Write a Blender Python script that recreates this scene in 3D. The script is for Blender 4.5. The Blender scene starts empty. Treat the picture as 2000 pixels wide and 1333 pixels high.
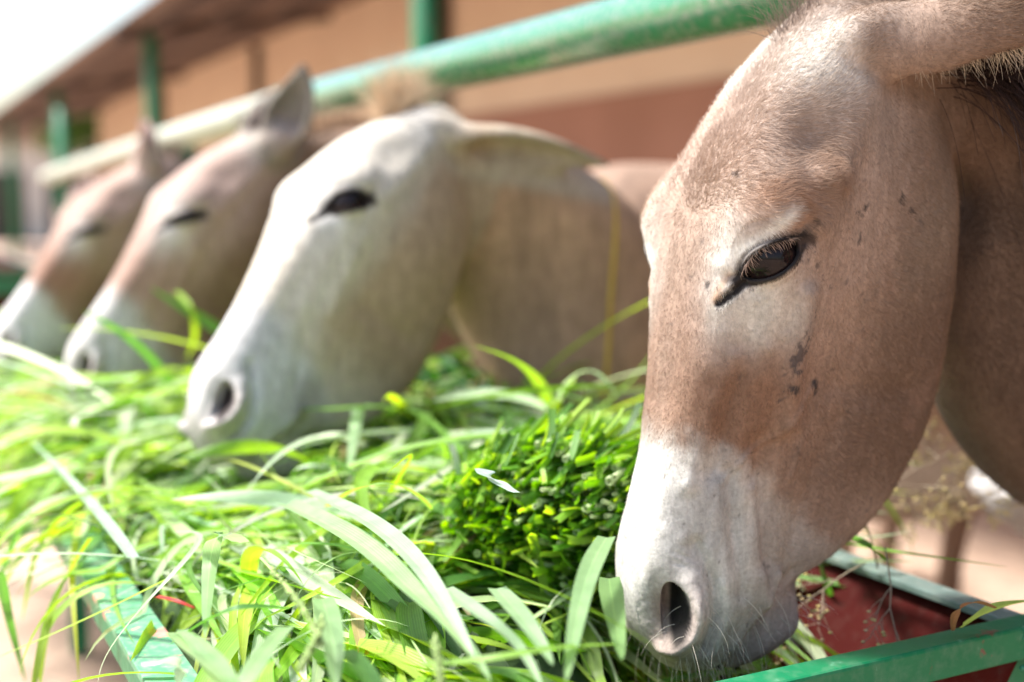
import bpy, bmesh, math, random
import numpy as np
from mathutils import Vector, Matrix
# ---------------------------------------------------------------- camera, world, sun, exposure
sc = bpy.context.scene
RX = math.radians
rng = np.random.default_rng(7)
random.seed(7)
COL = bpy.data.collections.new("yard"); sc.collection.children.link(COL)
CAM_Z = 1.2
FPX = 2400.0                                   # focal length in photograph pixels (2000 wide)
PITCH = math.atan(266 / FPX)
cam_d = bpy.data.cameras.new("camera"); cam = bpy.data.objects.new("camera", cam_d); sc.collection.objects.link(cam)
cam.location = (0, 0, CAM_Z); cam.rotation_euler = (math.pi / 2 - PITCH, 0, 0)
cam_d.sensor_width = 36; cam_d.lens = 36 * FPX / 2000
cam_d.clip_start = 0.02; cam_d.clip_end = 600
cam_d.dof.use_dof = True; cam_d.dof.focus_distance = 1.055; cam_d.dof.aperture_fstop = 2.05
sc.camera = cam
w = bpy.data.worlds.new("World"); sc.world = w; w.use_nodes = True
wn = w.node_tree.nodes; wl = w.node_tree.links
for n in list(wn): wn.remove(n)
SUN_DIR = Vector((-0.50, 0.12, 0.86)).normalized()    # towards the sun
SUN_EL = math.asin(SUN_DIR.z); SUN_AZ = math.atan2(SUN_DIR.x, SUN_DIR.y)
sky = wn.new('ShaderNodeTexSky'); sky.sky_type = 'NISHITA'; sky.sun_disc = False
sky.sun_elevation = SUN_EL; sky.sun_rotation = SUN_AZ; sky.air_density = 1.3; sky.dust_density = 3.0; sky.ozone_density = 1.0
bg = wn.new('ShaderNodeBackground'); bg.inputs['Strength'].default_value = 0.15
wo = wn.new('ShaderNodeOutputWorld')
wl.new(sky.outputs[0], bg.inputs[0]); wl.new(bg.outputs[0], wo.inputs[0])
sun_d = bpy.data.lights.new("sun", 'SUN'); sun = bpy.data.objects.new("sun", sun_d); sc.collection.objects.link(sun)
sun_d.energy = 4.5; sun_d.angle = RX(10.0); sun_d.color = (1.0, 0.97, 0.93)
sun.rotation_euler = (-SUN_DIR).to_track_quat('-Z', 'Y').to_euler()
sc.view_settings.view_transform = 'Standard'; sc.view_settings.look = 'None'; sc.view_settings.gamma = 1
sc.view_settings.use_curve_mapping = False
sc.view_settings.exposure = 1.02
sc.render.engine = 'CYCLES'
sc.cycles.use_denoising = True
sc.cycles.max_bounces = 8; sc.cycles.diffuse_bounces = 4; sc.cycles.transparent_max_bounces = 8
sc.cycles.use_adaptive_sampling = True

# ---------------------------------------------------------------- row of the trough: n across it (towards the animals), m along it
NH = np.array([.886, .463, 0.]); MH = np.array([-.463, .886, 0.]); UP = np.array([0, 0, 1.])
def row(n, m, z=0.0): return NH * n + MH * m + UP * z
ROWROT = math.atan2(.463, .886)

# ---------------------------------------------------------------- numeric helpers
def ncubic(xs, ys, q):
    """natural cubic spline, ys (N,...) at xs, evaluated at q"""
    xs = np.asarray(xs, float); ys = np.asarray(ys, float); n = len(xs)
    sh = ys.shape[1:]; Y = ys.reshape(n, -1); h = np.diff(xs)
    A = np.zeros((n, n)); B = np.zeros_like(Y); A[0, 0] = A[-1, -1] = 1
    for i in range(1, n - 1):
        A[i, i-1] = h[i-1]; A[i, i] = 2 * (h[i-1] + h[i]); A[i, i+1] = h[i]
        B[i] = 6 * ((Y[i+1] - Y[i]) / h[i] - (Y[i] - Y[i-1]) / h[i-1])
    M = np.linalg.solve(A, B); q = np.asarray(q, float)
    k = np.clip(np.searchsorted(xs, q) - 1, 0, n - 2); d = (q - xs[k])[:, None]; hk = h[k][:, None]; e = hk - d
    r = M[k] * e**3 / (6*hk) + M[k+1] * d**3 / (6*hk) + (Y[k]/hk - M[k]*hk/6) * e + (Y[k+1]/hk - M[k+1]*hk/6) * d
    return r.reshape((len(q),) + sh)
def ring_cr(P, K):
    """closed Catmull-Rom through P (..,N,3) -> K samples"""
    N = P.shape[-2]; u = np.arange(K) * N / K; i = np.floor(u).astype(int); t = (u - i)[:, None]
    g = lambda j: P[..., (i + j) % N, :]
    p0, p1, p2, p3 = g(-1), g(0), g(1), g(2)
    return .5 * (2*p1 + (p2 - p0)*t + (2*p0 - 5*p1 + 4*p2 - p3)*t*t + (3*p1 - p0 - 3*p2 + p3)*t**3)
def loft(R):
    """R (M,K,3) rings -> closed mesh (verts, faces)"""
    M, K, _ = R.shape
    V = np.concatenate([R.reshape(-1, 3), R[0].mean(0)[None], R[-1].mean(0)[None]])
    F = []
    for i in range(M - 1):
        for j in range(K):
            a = i*K + j; b = i*K + (j+1) % K
            F.append((a, b, b + K, a + K))
    c0, c1 = M*K, M*K + 1
    for j in range(K):
        F.append((c0, (j+1) % K, j)); F.append((c1, (M-1)*K + j, (M-1)*K + (j+1) % K))
    return V, F
def bez(P, t):
    P = [np.asarray(p, float) for p in P]; t = np.asarray(t)[:, None]
    if len(P) == 3: return (1-t)**2*P[0] + 2*t*(1-t)*P[1] + t*t*P[2]
    return (1-t)**3*P[0] + 3*t*(1-t)**2*P[1] + 3*t*t*(1-t)*P[2] + t**3*P[3]
def norm(v): v = np.asarray(v, float); return v / (np.linalg.norm(v, axis=-1, keepdims=True) + 1e-12)
def sstep(a, b, x): t = np.clip((x - a) / (b - a), 0, 1); return t*t*(3 - 2*t)
_H = rng.random((64, 64, 64)) * 2 - 1
def vnoise(P, s):
    """value noise, P (N,3) metres, s feature size"""
    q = P / s + 31.7; i = np.floor(q).astype(int); f = q - i; f = f*f*(3 - 2*f); r = 0
    for a in (0, 1):
        for b in (0, 1):
            for c in (0, 1):
                wgt = (f[:, 0] if a else 1 - f[:, 0]) * (f[:, 1] if b else 1 - f[:, 1]) * (f[:, 2] if c else 1 - f[:, 2])
                r = r + wgt * _H[(i[:, 0] + a) % 64, (i[:, 1] + b) % 64, (i[:, 2] + c) % 64]
    return r
def fbm(P, s, o=3):
    r = 0; a = 1.
    for k in range(o): r = r + a * vnoise(P + 7.3*k, s); s *= .5; a *= .5
    return r / 1.6

# ---------------------------------------------------------------- object helpers
def tag(o, label=None, cat=None, group=None, kind=None):
    if label: o['label'] = label
    if cat: o['category'] = cat
    if group: o['group'] = group
    if kind: o['kind'] = kind
    return o
def link(o, parent=None):
    COL.objects.link(o)
    if parent is not None:
        o.parent = parent
    return o
def empty(name, loc=(0, 0, 0), rotz=0.0):
    o = bpy.data.objects.new(name, None); o.empty_display_size = .1; COL.objects.link(o)
    o.location = loc; o.rotation_euler = (0, 0, rotz); return o
def mesh(name, V, F, mat, parent=None, smooth=True):
    me = bpy.data.meshes.new(name); me.from_pydata([tuple(v) for v in np.asarray(V, float).tolist()], [], F)
    if smooth: me.polygons.foreach_set('use_smooth', [True] * len(me.polygons))
    if mat is not None: me.materials.append(mat)
    me.update()
    return link(bpy.data.objects.new(name, me), parent)
def fastmesh(name, V, F, mat, smooth=True):
    """V (N,3), F (M,k) all of one size"""
    V = np.asarray(V, np.float32); F = np.asarray(F, np.int32); k = F.shape[1]
    me = bpy.data.meshes.new(name); me.vertices.add(len(V)); me.vertices.foreach_set('co', V.ravel())
    me.loops.add(F.size); me.loops.foreach_set('vertex_index', F.ravel())
    me.polygons.add(len(F)); me.polygons.foreach_set('loop_start', np.arange(0, F.size, k, dtype=np.int32))
    if smooth: me.polygons.foreach_set('use_smooth', np.ones(len(F), bool))
    me.update(calc_edges=True); me.validate()
    if mat is not None: me.materials.append(mat)
    return me
def setcol(me, C, name='Col'):
    a = me.attributes.new(name, 'FLOAT_COLOR', 'POINT')
    C4 = np.ones((len(me.vertices), 4), np.float32); C4[:, :3] = C
    a.data.foreach_set('color', C4.ravel())
def setfloat(me, C, name):
    a = me.attributes.new(name, 'FLOAT', 'POINT'); a.data.foreach_set('value', np.asarray(C, np.float32))
def tube_vf(P, r, K=10):
    """tube along points P with radii r (scalar or array)"""
    P = np.asarray(P, float); n = len(P); r = np.broadcast_to(np.asarray(r, float), (n,))
    T = norm(np.gradient(P, axis=0)); u = np.cross(T[0], [0, 0, 1.]);
    if np.linalg.norm(u) < 1e-3: u = np.array([1., 0, 0])
    R = []
    for i in range(n):
        u = norm(u - T[i] * (u @ T[i])); v = np.cross(T[i], u)
        a = np.arange(K) * 2*np.pi / K
        R.append(P[i] + r[i] * (np.cos(a)[:, None]*u + np.sin(a)[:, None]*v))
    return loft(np.array(R))
def join(parts):
    V = []; F = []; o = 0
    for v, f in parts:
        V.append(np.asarray(v, float)); F += [tuple(i + o for i in q) for q in f]; o += len(v)
    return np.concatenate(V), F
def box_vf(x0, x1, y0, y1, z0, z1, b=0.0):
    bm = bmesh.new(); bmesh.ops.create_cube(bm, size=1)
    for v in bm.verts: v.co = ((x0+x1)/2 + v.co.x*(x1-x0), (y0+y1)/2 + v.co.y*(y1-y0), (z0+z1)/2 + v.co.z*(z1-z0))
    if b: bmesh.ops.bevel(bm, geom=bm.edges[:], offset=b, segments=2, affect='EDGES', profile=.5)
    bm.verts.index_update()
    r = (np.array([v.co[:] for v in bm.verts]), [tuple(v.index for v in f.verts) for f in bm.faces]); bm.free(); return r
def rowbox(n0, n1, m0, m1, z0, z1, b=0.0):
    """box in trough coordinates -> world verts"""
    V, F = box_vf(n0, n1, m0, m1, z0, z1, b)
    return V[:, :1]*NH + V[:, 1:2]*MH + V[:, 2:3]*UP, F

# ---------------------------------------------------------------- node helpers
def nmat(name):
    m = bpy.data.materials.new(name); m.use_nodes = True; nt = m.node_tree
    return m, nt.nodes, nt.links, nt.nodes['Principled BSDF']
def ramp(N, fac_link, L, stops, interp='LINEAR'):
    r = N.new('ShaderNodeValToRGB'); r.color_ramp.interpolation = interp
    els = r.color_ramp.elements
    while len(els) < len(stops): els.new(.5)
    for e, (p, c) in zip(els, stops): e.position = p; e.color = (*c, 1) if len(c) == 3 else c
    if fac_link is not None: L.new(fac_link, r.inputs[0])
    return r
def noise(N, L, vec, scale, detail=4, rough=.55):
    n = N.new('ShaderNodeTexNoise'); n.inputs['Scale'].default_value = scale; n.inputs['Detail'].default_value = detail
    n.inputs['Roughness'].default_value = rough
    if vec is not None: L.new(vec, n.inputs['Vector'])
    return n
def mixc(N, L, fac, a, b, mode='MIX'):
    m = N.new('ShaderNodeMix'); m.data_type = 'RGBA'; m.blend_type = mode
    for s, v in ((0, fac), (6, a), (7, b)):
        if isinstance(v, (int, float)): m.inputs[s].default_value = v
        elif isinstance(v, tuple): m.inputs[s].default_value = (*v, 1)
        else: L.new(v, m.inputs[s])
    return m.outputs[2]
def bump(N, L, h, strength, dist, bsdf):
    b = N.new('ShaderNodeBump'); b.inputs['Strength'].default_value = strength; b.inputs['Distance'].default_value = dist
    L.new(h, b.inputs['Height']); L.new(b.outputs[0], bsdf.inputs['Normal']); return b
# ---------------------------------------------------------------- the donkeys
# head frame: x from poll (0) to upper lip (.62), y to the animal's left, z out of the forehead / nose bridge
HEAD_X = [-.05, 0, .05, .10, .16, .22, .28, .34, .40, .46, .51, .55, .585, .61, .624]
HEAD_T = [  # top z, then (y,z) x5 down the side, bottom z
 (-.125, (.022,-.13),(.035,-.14),(.042,-.155),(.038,-.17),(.02,-.18), -.182),
 (-.088, (.028,-.092),(.052,-.108),(.062,-.14),(.058,-.17),(.035,-.195), -.200),
 (-.045, (.038,-.049),(.066,-.070),(.076,-.11),(.071,-.16),(.043,-.212), -.224),
 (-.008, (.048,-.013),(.076,-.042),(.085,-.10),(.079,-.18),(.048,-.248), -.260),
 (.016, (.058,.008),(.086,-.028),(.090,-.09),(.082,-.19),(.050,-.270), -.282),
 (.022, (.066,.013),(.098,-.022),(.090,-.09),(.077,-.20),(.047,-.282), -.294),
 (.016,  (.060,.005),(.086,-.034),(.080,-.10),(.068,-.20),(.042,-.272), -.285),
 (.005,  (.045,-.003),(.066,-.036),(.068,-.09),(.058,-.17),(.036,-.243), -.256),
 (-.004, (.035,-.010),(.053,-.040),(.056,-.085),(.048,-.145),(.030,-.206), -.217),
 (-.010, (.030,-.016),(.045,-.042),(.048,-.08),(.041,-.122),(.027,-.168), -.178),
 (-.014, (.032,-.020),(.047,-.042),(.050,-.072),(.044,-.102),(.028,-.128), -.138),
 (-.020, (.036,-.027),(.052,-.046),(.052,-.075),(.043,-.098),(.027,-.114), -.121),
 (-.034, (.034,-.040),(.048,-.058),(.047,-.080),(.038,-.098),(.022,-.110), -.115),
 (-.058, (.024,-.062),(.034,-.072),(.034,-.086),(.028,-.097),(.015,-.105), -.108),
 (-.076, (.009,-.078),(.014,-.081),(.014,-.088),(.012,-.093),(.006,-.096), -.097)]
ZB = [-.175, -.19, -.206, -.234, -.257, -.275, -.290, -.294, -.281, -.253, -.203, -.160, -.138, -.118, -.100]   # under line
YW = [1, 1, 1, 1, 1, 1, 1.0, 1.03, 1.06, 1.08, 1.08, 1.08, 1.08, 1.08, 1]
ZT = [.045, .045, .026, .010, .003, .002, .002, .003, .004, .006, .008, .008, .006, .004, 0]
def head_vf(mod=None):
    T = np.array([[(0, t[0])] + [t[i] for i in range(1, 6)] + [(0, t[6])] for t in HEAD_T])     # (S,7,2)
    xs = np.array(HEAD_X)
    for i in range(len(xs)):
        zt, zb = T[i, 0, 1], T[i, 6, 1]; f = (ZB[i] - zt) / (zb - zt)
        g = np.array([1, 1, (1 + f)/2, f, f, f, f]); T[i, :, 1] = zt + (T[i, :, 1] - zt)*g
        T[i, :, 1] += ZT[i]*np.array([1, 1, .7, .2, 0, 0, 0]); T[i, :, 0] *= YW[i]
    q = np.concatenate([np.linspace(-.05, .55, 70), np.linspace(.555, .624, 16)])
    C = ncubic(xs, T, q)
    full = np.concatenate([C, C[:, -2:0:-1] * np.array([-1, 1])], axis=1)      # 12 control points
    P = np.concatenate([np.broadcast_to(q[:, None, None], full.shape[:2] + (1,)), full], axis=2)
    R = ring_cr(P, 72)
    # lips roll round: bring last rings in
    return loft(R)
def ell_vf(c, r, R=None, n=24, m=16):
    th = np.linspace(0, np.pi, m + 1)[1:-1]; ph = np.arange(n) * 2*np.pi / n
    rings = np.array([[(np.cos(t), np.sin(t)*np.cos(p), np.sin(t)*np.sin(p)) for p in ph] for t in th])
    V, F = loft(rings); V[-2] = (1, 0, 0); V[-1] = (-1, 0, 0); V = V * np.array(r)
    if R is not None: V = V @ np.asarray(R).T
    return V + np.array(c), F
def chin_vf():
    xs = np.array([.47, .50, .53, .56, .59, .606, .617])
    zc = np.array([-.175, -.174, -.171, -.168, -.160, -.150, -.140]); hz = np.array([.02, .026, .030, .034, .028, .019, .008]); hy = np.array([.020, .024, .029, .031, .027, .020, .012])
    q = np.linspace(.47, .617, 30); z = ncubic(xs, zc, q); a = ncubic(xs, hz, q); b = ncubic(xs, hy, q)
    ph = np.arange(40) * 2*np.pi / 40
    R = np.stack([np.broadcast_to(q[:, None], (30, 40)), b[:, None]*np.cos(ph), z[:, None] + a[:, None]*np.sin(ph)], axis=2)
    return loft(R)
def ear_vf(base, ctrl, tip, face, width=.05, thick=.0075, closed=1.0):
    """an ear as a cupped shell along a bezier; 'face' is where the opening looks"""
    n = 40; t = np.linspace(0, 1, n); P = bez([base, ctrl, tip], t); T = norm(np.gradient(P, axis=0))
    W = width * ncubic([0, .12, .35, .65, .88, 1], np.array([.62, .74, 1.0, .80, .36, .07])[:, None], t)[:, 0]
    half = np.interp(t, [0, .15, .4, 1], [2.6*closed, 2.35*closed, 1.75, 1.25])     # half angle of the cup
    rings = []
    for i in range(n):
        f = np.asarray(face, float) if np.ndim(face) == 1 else face[i]
        f = norm(f - T[i]*(f @ T[i])); s = np.cross(T[i], f)
        rad = W[i] / max(math.sin(min(half[i], 1.57)), .5)
        a = np.linspace(-half[i], half[i], 25); th = min(thick, W[i]*.7)
        out = P[i] + rad*(np.sin(a)[:, None]*s - np.cos(a)[:, None]*f) + f*rad*.3
        inn = P[i] + (rad - th)*(np.sin(a[::-1])[:, None]*s - np.cos(a[::-1])[:, None]*f) + f*rad*.3
        rings.append(np.concatenate([out, inn]))
    return loft(np.array(rings))
def sec_tube(P, up, hw, hd_up, hd_dn, K=48, pw=2.3):
    """tube with egg-shaped sections: half width hw, height above / below the line"""
    n = len(P); T = norm(np.gradient(P, axis=0)); a = np.arange(K)*2*np.pi/K; R = []
    for i in range(n):
        u = norm(np.asarray(up[i]) - T[i]*(np.asarray(up[i]) @ T[i])); s = np.cross(u, T[i])
        ca, sa = np.cos(a), np.sin(a)
        cx = np.sign(ca)*np.abs(ca)**(2/pw); sx = np.sign(sa)*np.abs(sa)**(2/pw)
        hh = np.where(sa > 0, hd_up[i], hd_dn[i])
        R.append(P[i] + (cx*hw[i])[:, None]*s + (sx*hh)[:, None]*u)
    return loft(np.array(R))

def voxelize(parts, size):
    V, F = join(parts)
    me = bpy.data.meshes.new('raw'); me.from_pydata(V.tolist(), [], F); o = bpy.data.objects.new('raw', me); COL.objects.link(o)
    md = o.modifiers.new('r', 'REMESH'); md.mode = 'VOXEL'; md.voxel_size = size; md.adaptivity = 0
    bpy.context.view_layer.update()
    ev = o.evaluated_get(bpy.context.evaluated_depsgraph_get()); em = bpy.data.meshes.new_from_object(ev)
    bpy.data.objects.remove(o); bpy.data.meshes.remove(me); return em
def arrays(me):
    V = np.empty(len(me.vertices)*3, np.float32); me.vertices.foreach_get('co', V); V = V.reshape(-1, 3).astype(float)
    E = np.empty(len(me.edges)*2, np.int32); me.edges.foreach_get('vertices', E); E = E.reshape(-1, 2)
    return V, E
def smooth(V, E, wgt, it):
    deg = np.bincount(E.ravel(), minlength=len(V)).astype(float)[:, None]; deg[deg == 0] = 1
    for _ in range(it):
        S = np.zeros_like(V)
        for k in range(3):
            S[:, k] = np.bincount(E[:, 0], V[E[:, 1], k], len(V)) + np.bincount(E[:, 1], V[E[:, 0], k], len(V))
        V = V + (S/deg - V) * wgt[:, None]*.5
    return V
def refine(me, sel_fn, cuts=1):
    """subdivide the faces whose vertices sel_fn picks"""
    V, E = arrays(me); s = sel_fn(V)
    bm = bmesh.new(); bm.from_mesh(me); bm.verts.ensure_lookup_table()
    ed = [e for e in bm.edges if s[e.verts[0].index] and s[e.verts[1].index]]
    bmesh.ops.subdivide_edges(bm, edges=ed, cuts=cuts, use_grid_fill=True, smooth=0)
    bmesh.ops.triangulate(bm, faces=[f for f in bm.faces if len(f.verts) > 4])
    bm.to_mesh(me); bm.free(); me.update(); return me
def vnormals(me):
    N = np.empty(len(me.vertices)*3, np.float32); me.vertex_normals.foreach_get('vector', N) if hasattr(me, 'vertex_normals') else None
    return N.reshape(-1, 3).astype(float)

class Head:
    def __init__(s, pos, R, scale=1.0): s.p = np.asarray(pos, float); s.R = np.asarray(R, float); s.k = scale
    def w(s, L): return np.asarray(L, float) @ s.R.T * s.k + s.p
    def l(s, W): return (np.asarray(W, float) - s.p) @ s.R / s.k
    def d(s, v): return np.asarray(v, float) @ s.R.T
def head_frame(al, yaw, roll, n=NH, m=MH):
    ca, sa = math.cos(al), math.sin(al)
    X = -n*ca + np.array([0, 0, -1.])*sa; Y = -m; R = np.c_[X, Y, np.cross(X, Y)]
    cy, sy = math.cos(yaw), math.sin(yaw); cr, sr = math.cos(roll), math.sin(roll)
    return np.array([[cy, -sy, 0], [sy, cy, 0], [0, 0, 1]]) @ R @ np.array([[1, 0, 0], [0, cr, -sr], [0, sr, cr]])
def gauss(L, c, r): return np.exp(-(((L - np.array(c)) / np.array(r))**2).sum(1))
def seg_d(L, a, b):
    a = np.array(a); b = np.array(b); t = np.clip(((L - a) @ (b - a)) / ((b - a) @ (b - a)), 0, 1)
    return np.linalg.norm(L - a - t[:, None]*(b - a), axis=1), t
EYE_C = np.array([.243, .0925, -.013]); EYE_M = np.array([.272, .071, -.001]); EYE_L = np.array([.224, .0985, -.033]); TEAR = np.array([.2875, .0585, .0055])
_n = norm(np.array([.17, .87, .46])); _a = EYE_M - EYE_L; _a = norm(_a - _n*(_a @ _n)); _b = np.cross(_a, _n)
if _b[2] < 0 and _b[0] > 0: _b = -_b
if _b @ np.array([-1, 0, .6]) < 0: _b = -_b
EYE_R = .0235
def pl_d(L, pts):
    return np.min([seg_d(L, a, b)[0] for a, b in zip(pts[:-1], pts[1:])], axis=0)
NRIM = [(.532, .055, -.043), (.545, .057, -.052), (.562, .0575, -.0575), (.580, .053, -.0580), (.598, .040, -.0535), (.606, .030, -.048)]
LIPL = [(.518, .047, -.153), (.540, .046, -.146), (.562, .043, -.137), (.585, .038, -.127), (.612, .026, -.114)]
def eye_st(L):
    d = L - EYE_C; return d @ _a, d @ _b, d @ _n
def almond(s, op):
    """upper and lower lid line at s"""
    u = np.clip(1 - (s/.033)**2, 0, None)
    up = op*.0108*u**.8*(1 + .25*np.clip(s/.033, -1, 1)) ; lo = -.0095*u**.75*(1 - .25*np.clip(s/.033, -1, 1)) * min(1, .35 + .65*op)
    return up + .0008, lo - .0008
def sculpt(V, op=1.0, fat=1.0, det=1.0):
    """push the head's surface into shape; V in head coordinates, both sides at once"""
    sg = np.where(V[:, 1] < 0, -1., 1.); L = V.copy(); L[:, 1] = np.abs(L[:, 1]); O = L.copy()
    head = sstep(-.08, 0, L[:, 0]) * (L[:, 1] < .13) * (L[:, 2] > -.33)
    D = np.zeros_like(L); out = norm(np.c_[np.zeros(len(L)), L[:, 1], (L[:, 2] + .09)*.7])
    def g(c, r, amt, dirn=None): D[:] += (gauss(O, c, r)*amt*head)[:, None] * (out if dirn is None else norm(np.array(dirn)))
    def ridge(a, b, wd, amt):
        d, t = seg_d(O, a, b); D[:] += (np.exp(-(d/wd)**2)*amt*head)[:, None]*out
    g((.188, .090, -.012), (.032, .03, .022), .010*det)                  # brow
    g((.205, .070, .012), (.035, .02, .02), .006, (0, .3, 1))
    g((.128, .078, -.028), (.030, .03, .022), -.009*det)                 # hollow above the eye
    g((.158, .090, -.045), (.015, .03, .014), .010*det*det)                  # knob behind the brow
    ridge((.20, .098, -.055), (.07, .08, -.075), .016, .006)         # zygomatic arch
    ridge((.262, .085, -.060), (.375, .068, -.092), .011, .0085*det)     # facial crest
    ridge((.275, .07, -.018), (.43, .052, -.038), .014, -.0065*det)      # furrow beside the nasal bone
    ridge((.33, .064, -.020), (.45, .045, -.022), .008, .003*det*det)
    ridge((.40, .06, -.075), (.50, .05, -.118), .012, -.0055*det)        # hollow of the cheek
    ridge((.43, .05, -.055), (.535, .05, -.100), .008, -.004*det*det)
    ridge((.44, .05, -.085), (.54, .05, -.128), .007, .003*det*det)
    ridge((.36, .055, -.15), (.52, .045, -.15), .016, -.004*det)
    g((.21, .08, -.175), (.085, .05, .07), (.012 if det < 1 else .005)*fat)                 # jaw muscle
    ridge((.10, .08, -.20), (.30, .06, -.262), .015, .003)
    ridge((.315, .06, -.235), (.33, .06, -.13), .016, -.006)
    g((.30, .08, -.13), (.03, .03, .04), -.003)
 
    g((.222, .095, -.008), (.05, .05, .03), .007, (0, .8, .5))        # orbit
    g((.05, .07, -.045), (.05, .03, .04), .008)                      # muscle in front of the ear
    # nostril: rolled rim behind, hole, slope in front
    def pridge(pts, wd, amt): D[:] += (np.exp(-(pl_d(O, pts)/wd)**2)*amt*head)[:, None]*out
    D[:] += (np.exp(-(pl_d(O, NRIM)/.0088)**2)*.0165*head*(.25 + .75*sstep(.528, .560, O[:, 0])))[:, None]*out
    o2 = [(.500, .05, -.040), (.528, .056, -.066), (.56, .056, -.080), (.59, .05, -.080)]; pridge(o2, .0065, -.010)
    pridge([(.497, .046, -.028), (.512, .05, -.052), (.53, .055, -.075)], .006, .0015)
    ridge((.50, .035, -.016), (.545, .03, -.014), .014, .0015)
    c = np.array([.566, .0475, -.0375]); ax = norm(np.array([.050, -.006, -.020])); nn = norm(np.array([.25, .80, .45])); bx = np.cross(ax, nn)
    d = O - c; s = d @ ax; t = d @ bx; t = t if bx[2] < 0 else -t      # t > 0 towards the rim
    cur = t - .0075*(1 - (s/.03)**2) + .001; e = (s/.0275)**2 + (cur/np.where(cur < 0, .016, .0105))**2
    near = sstep(.055, .03, np.linalg.norm(d, axis=1))
    D += (-(sstep(1.30, .30, e))*.030*near)[:, None]*norm(np.array([.45, .85, .1]))
    sl = np.exp(-((s/.030)**2 + ((t + .012)/.013)**2)); D += (-sl*.011*near)[:, None]*nn
    # mouth: crease between the lips and a roll on the upper lip
    pridge(LIPL, .0040, -.020); pridge([(p[0] - .004, p[1], p[2] + .013) for p in LIPL], .008, .006)
    D[:] += (gauss(O, (.520, .02, -.192), (.012, .05, .016))*head*.012)[:, None]*np.array([0, 0, 1.]); D[:] += (gauss(O, (.566, .02, -.190), (.022, .05, .018))*head*.009)[:, None]*np.array([0, .1, -1.])
    ridge((.508, .042, -.165), (.535, .04, -.157), .006, -.005)
    if det > 1:
        pridge([(.335, .07, -.108), (.355, .067, -.098), (.385, .062, -.088), (.41, .057, -.066), (.44, .052, -.050)], .0035, .0022); pridge([(.36, .067, -.098), (.385, .06, -.115), (.42, .055, -.12)], .0035, .0018)
        pridge([(.262, .07, -.012), (.285, .072, -.030), (.30, .078, -.052)], .004, .0018); pridge([(.275, .07, -.004), (.30, .07, -.022), (.315, .075, -.045)], .004, .0016)
        D[:] += ((.0011*fbm(O*np.array([1, 1, 1.6]), .022, 3) + .0016*fbm(O, .06, 2))*head*(np.linalg.norm(O - EYE_C, axis=1) > .035))[:, None]*out
        mw = head*sstep(.46, .56, O[:, 0]); D[:] += (mw*.0010*np.abs(fbm(O*np.array([.5, 1, 2.2]), .010, 2)))[:, None]*out
        for q_ in range(4): pridge([(.492 + q_*.009, .046, -.020 - q_*.002), (.500 + q_*.007, .05, -.036 - .004*q_)], .0025, -.0022)
    if det > 1: D[:] *= np.where((V[:, 1] < .012) & (V[:, 0] > .46), .35, 1.0)[:, None]
    if det > 1: L = L + (gauss(V, (.232, -.100, -.002), (.024, .03, .020))*.009)[:, None]*norm(np.array([0, .75, .65]))
    L = L + D
    # eye
    s, t, h = eye_st(O); up, lo = almond(s, op); nr = sstep(.06, .035, np.sqrt(s*s + t*t + h*h))
    dist = np.maximum(np.maximum(t - up, lo - t), np.abs(s) - .0335)             # < 0 inside the opening
    cen = EYE_C - _n*.0165; rad = np.linalg.norm(L - cen, axis=1); rd = (L - cen)/rad[:, None]
    g2 = nr*sstep(.020, .000, dist)
    target = EYE_R + .0030 + (.0010 + .0022*(t > 0))*np.exp(-((dist - .0025)/.003)**2) + .0016*np.exp(-((dist - .010)/.003)**2)*(t > 0) - .0016*np.exp(-((dist - .0065)/.0018)**2)
    L = L + rd*((target - rad)*g2*.92*(rad < .05))[:, None]
    ins = nr*sstep(.0006, -.0012, dist); L = L - _n*(ins*.013)[:, None]
    for a, b, wd, am in ((EYE_M, TEAR, .0030, .0045),):
        dd, tt = seg_d(O, a, b); L = L - (np.exp(-(dd/wd)**2)*am)[:, None]*_n; L = L + (np.exp(-((dd - .006)/.003)**2)*.0007*sstep(.03, .01, dd))[:, None]*_n
    L[:, 1] *= sg
    return L

def donkey_rings(nb, base, zc=.99):
    st = np.array([[0, .0, .08, .12, .14], [.10, -.01, .17, .24, .24], [.34, .0, .225, .30, .34], [.75, .0, .26, .28, .36], [1.08, .02, .245, .28, .30], [1.28, .03, .20, .25, .24], [1.42, .02, .10, .14, .14]])
    q = np.linspace(0, 1.42, 40); c = ncubic(st[:, 0], st[:, 1:], q)
    P = base + NH*q[:, None] + UP*(zc + c[:, :1])
    return sec_tube(P, [UP]*len(q), c[:, 1], c[:, 2], c[:, 3])
def leg_vf(base, nq, side, hind, zc):
    s = MH*side
    if not hind: pts = [(0, .13, .95, .09), (.0, .13, .74, .075), (.01, .125, .48, .048), (.015, .12, .43, .045), (.01, .12, .22, .030), (.0, .12, .13, .036), (-.03, .12, .07, .036), (-.04, .12, .045, .048), (-.05, .12, 0.0, .058)]
    else: pts = [(-.02, .13, 1.0, .16), (-.05, .14, .82, .125), (.04, .135, .62, .070), (.12, .13, .50, .046), (.11, .125, .42, .040), (.07, .12, .22, .032), (.06, .12, .13, .037), (.03, .12, .07, .037), (.02, .12, .045, .048), (.01, .12, 0.0, .058)]
    P = np.array([base + NH*(nq + p[0]) + s*p[1] + UP*p[2] for p in pts]); r = np.array([p[3] for p in pts])
    k = np.arange(len(pts)); q = np.linspace(0, len(pts) - 1, 40)
    return tube_vf(ncubic(k, P, q), np.interp(q, k, r), 20)

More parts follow.
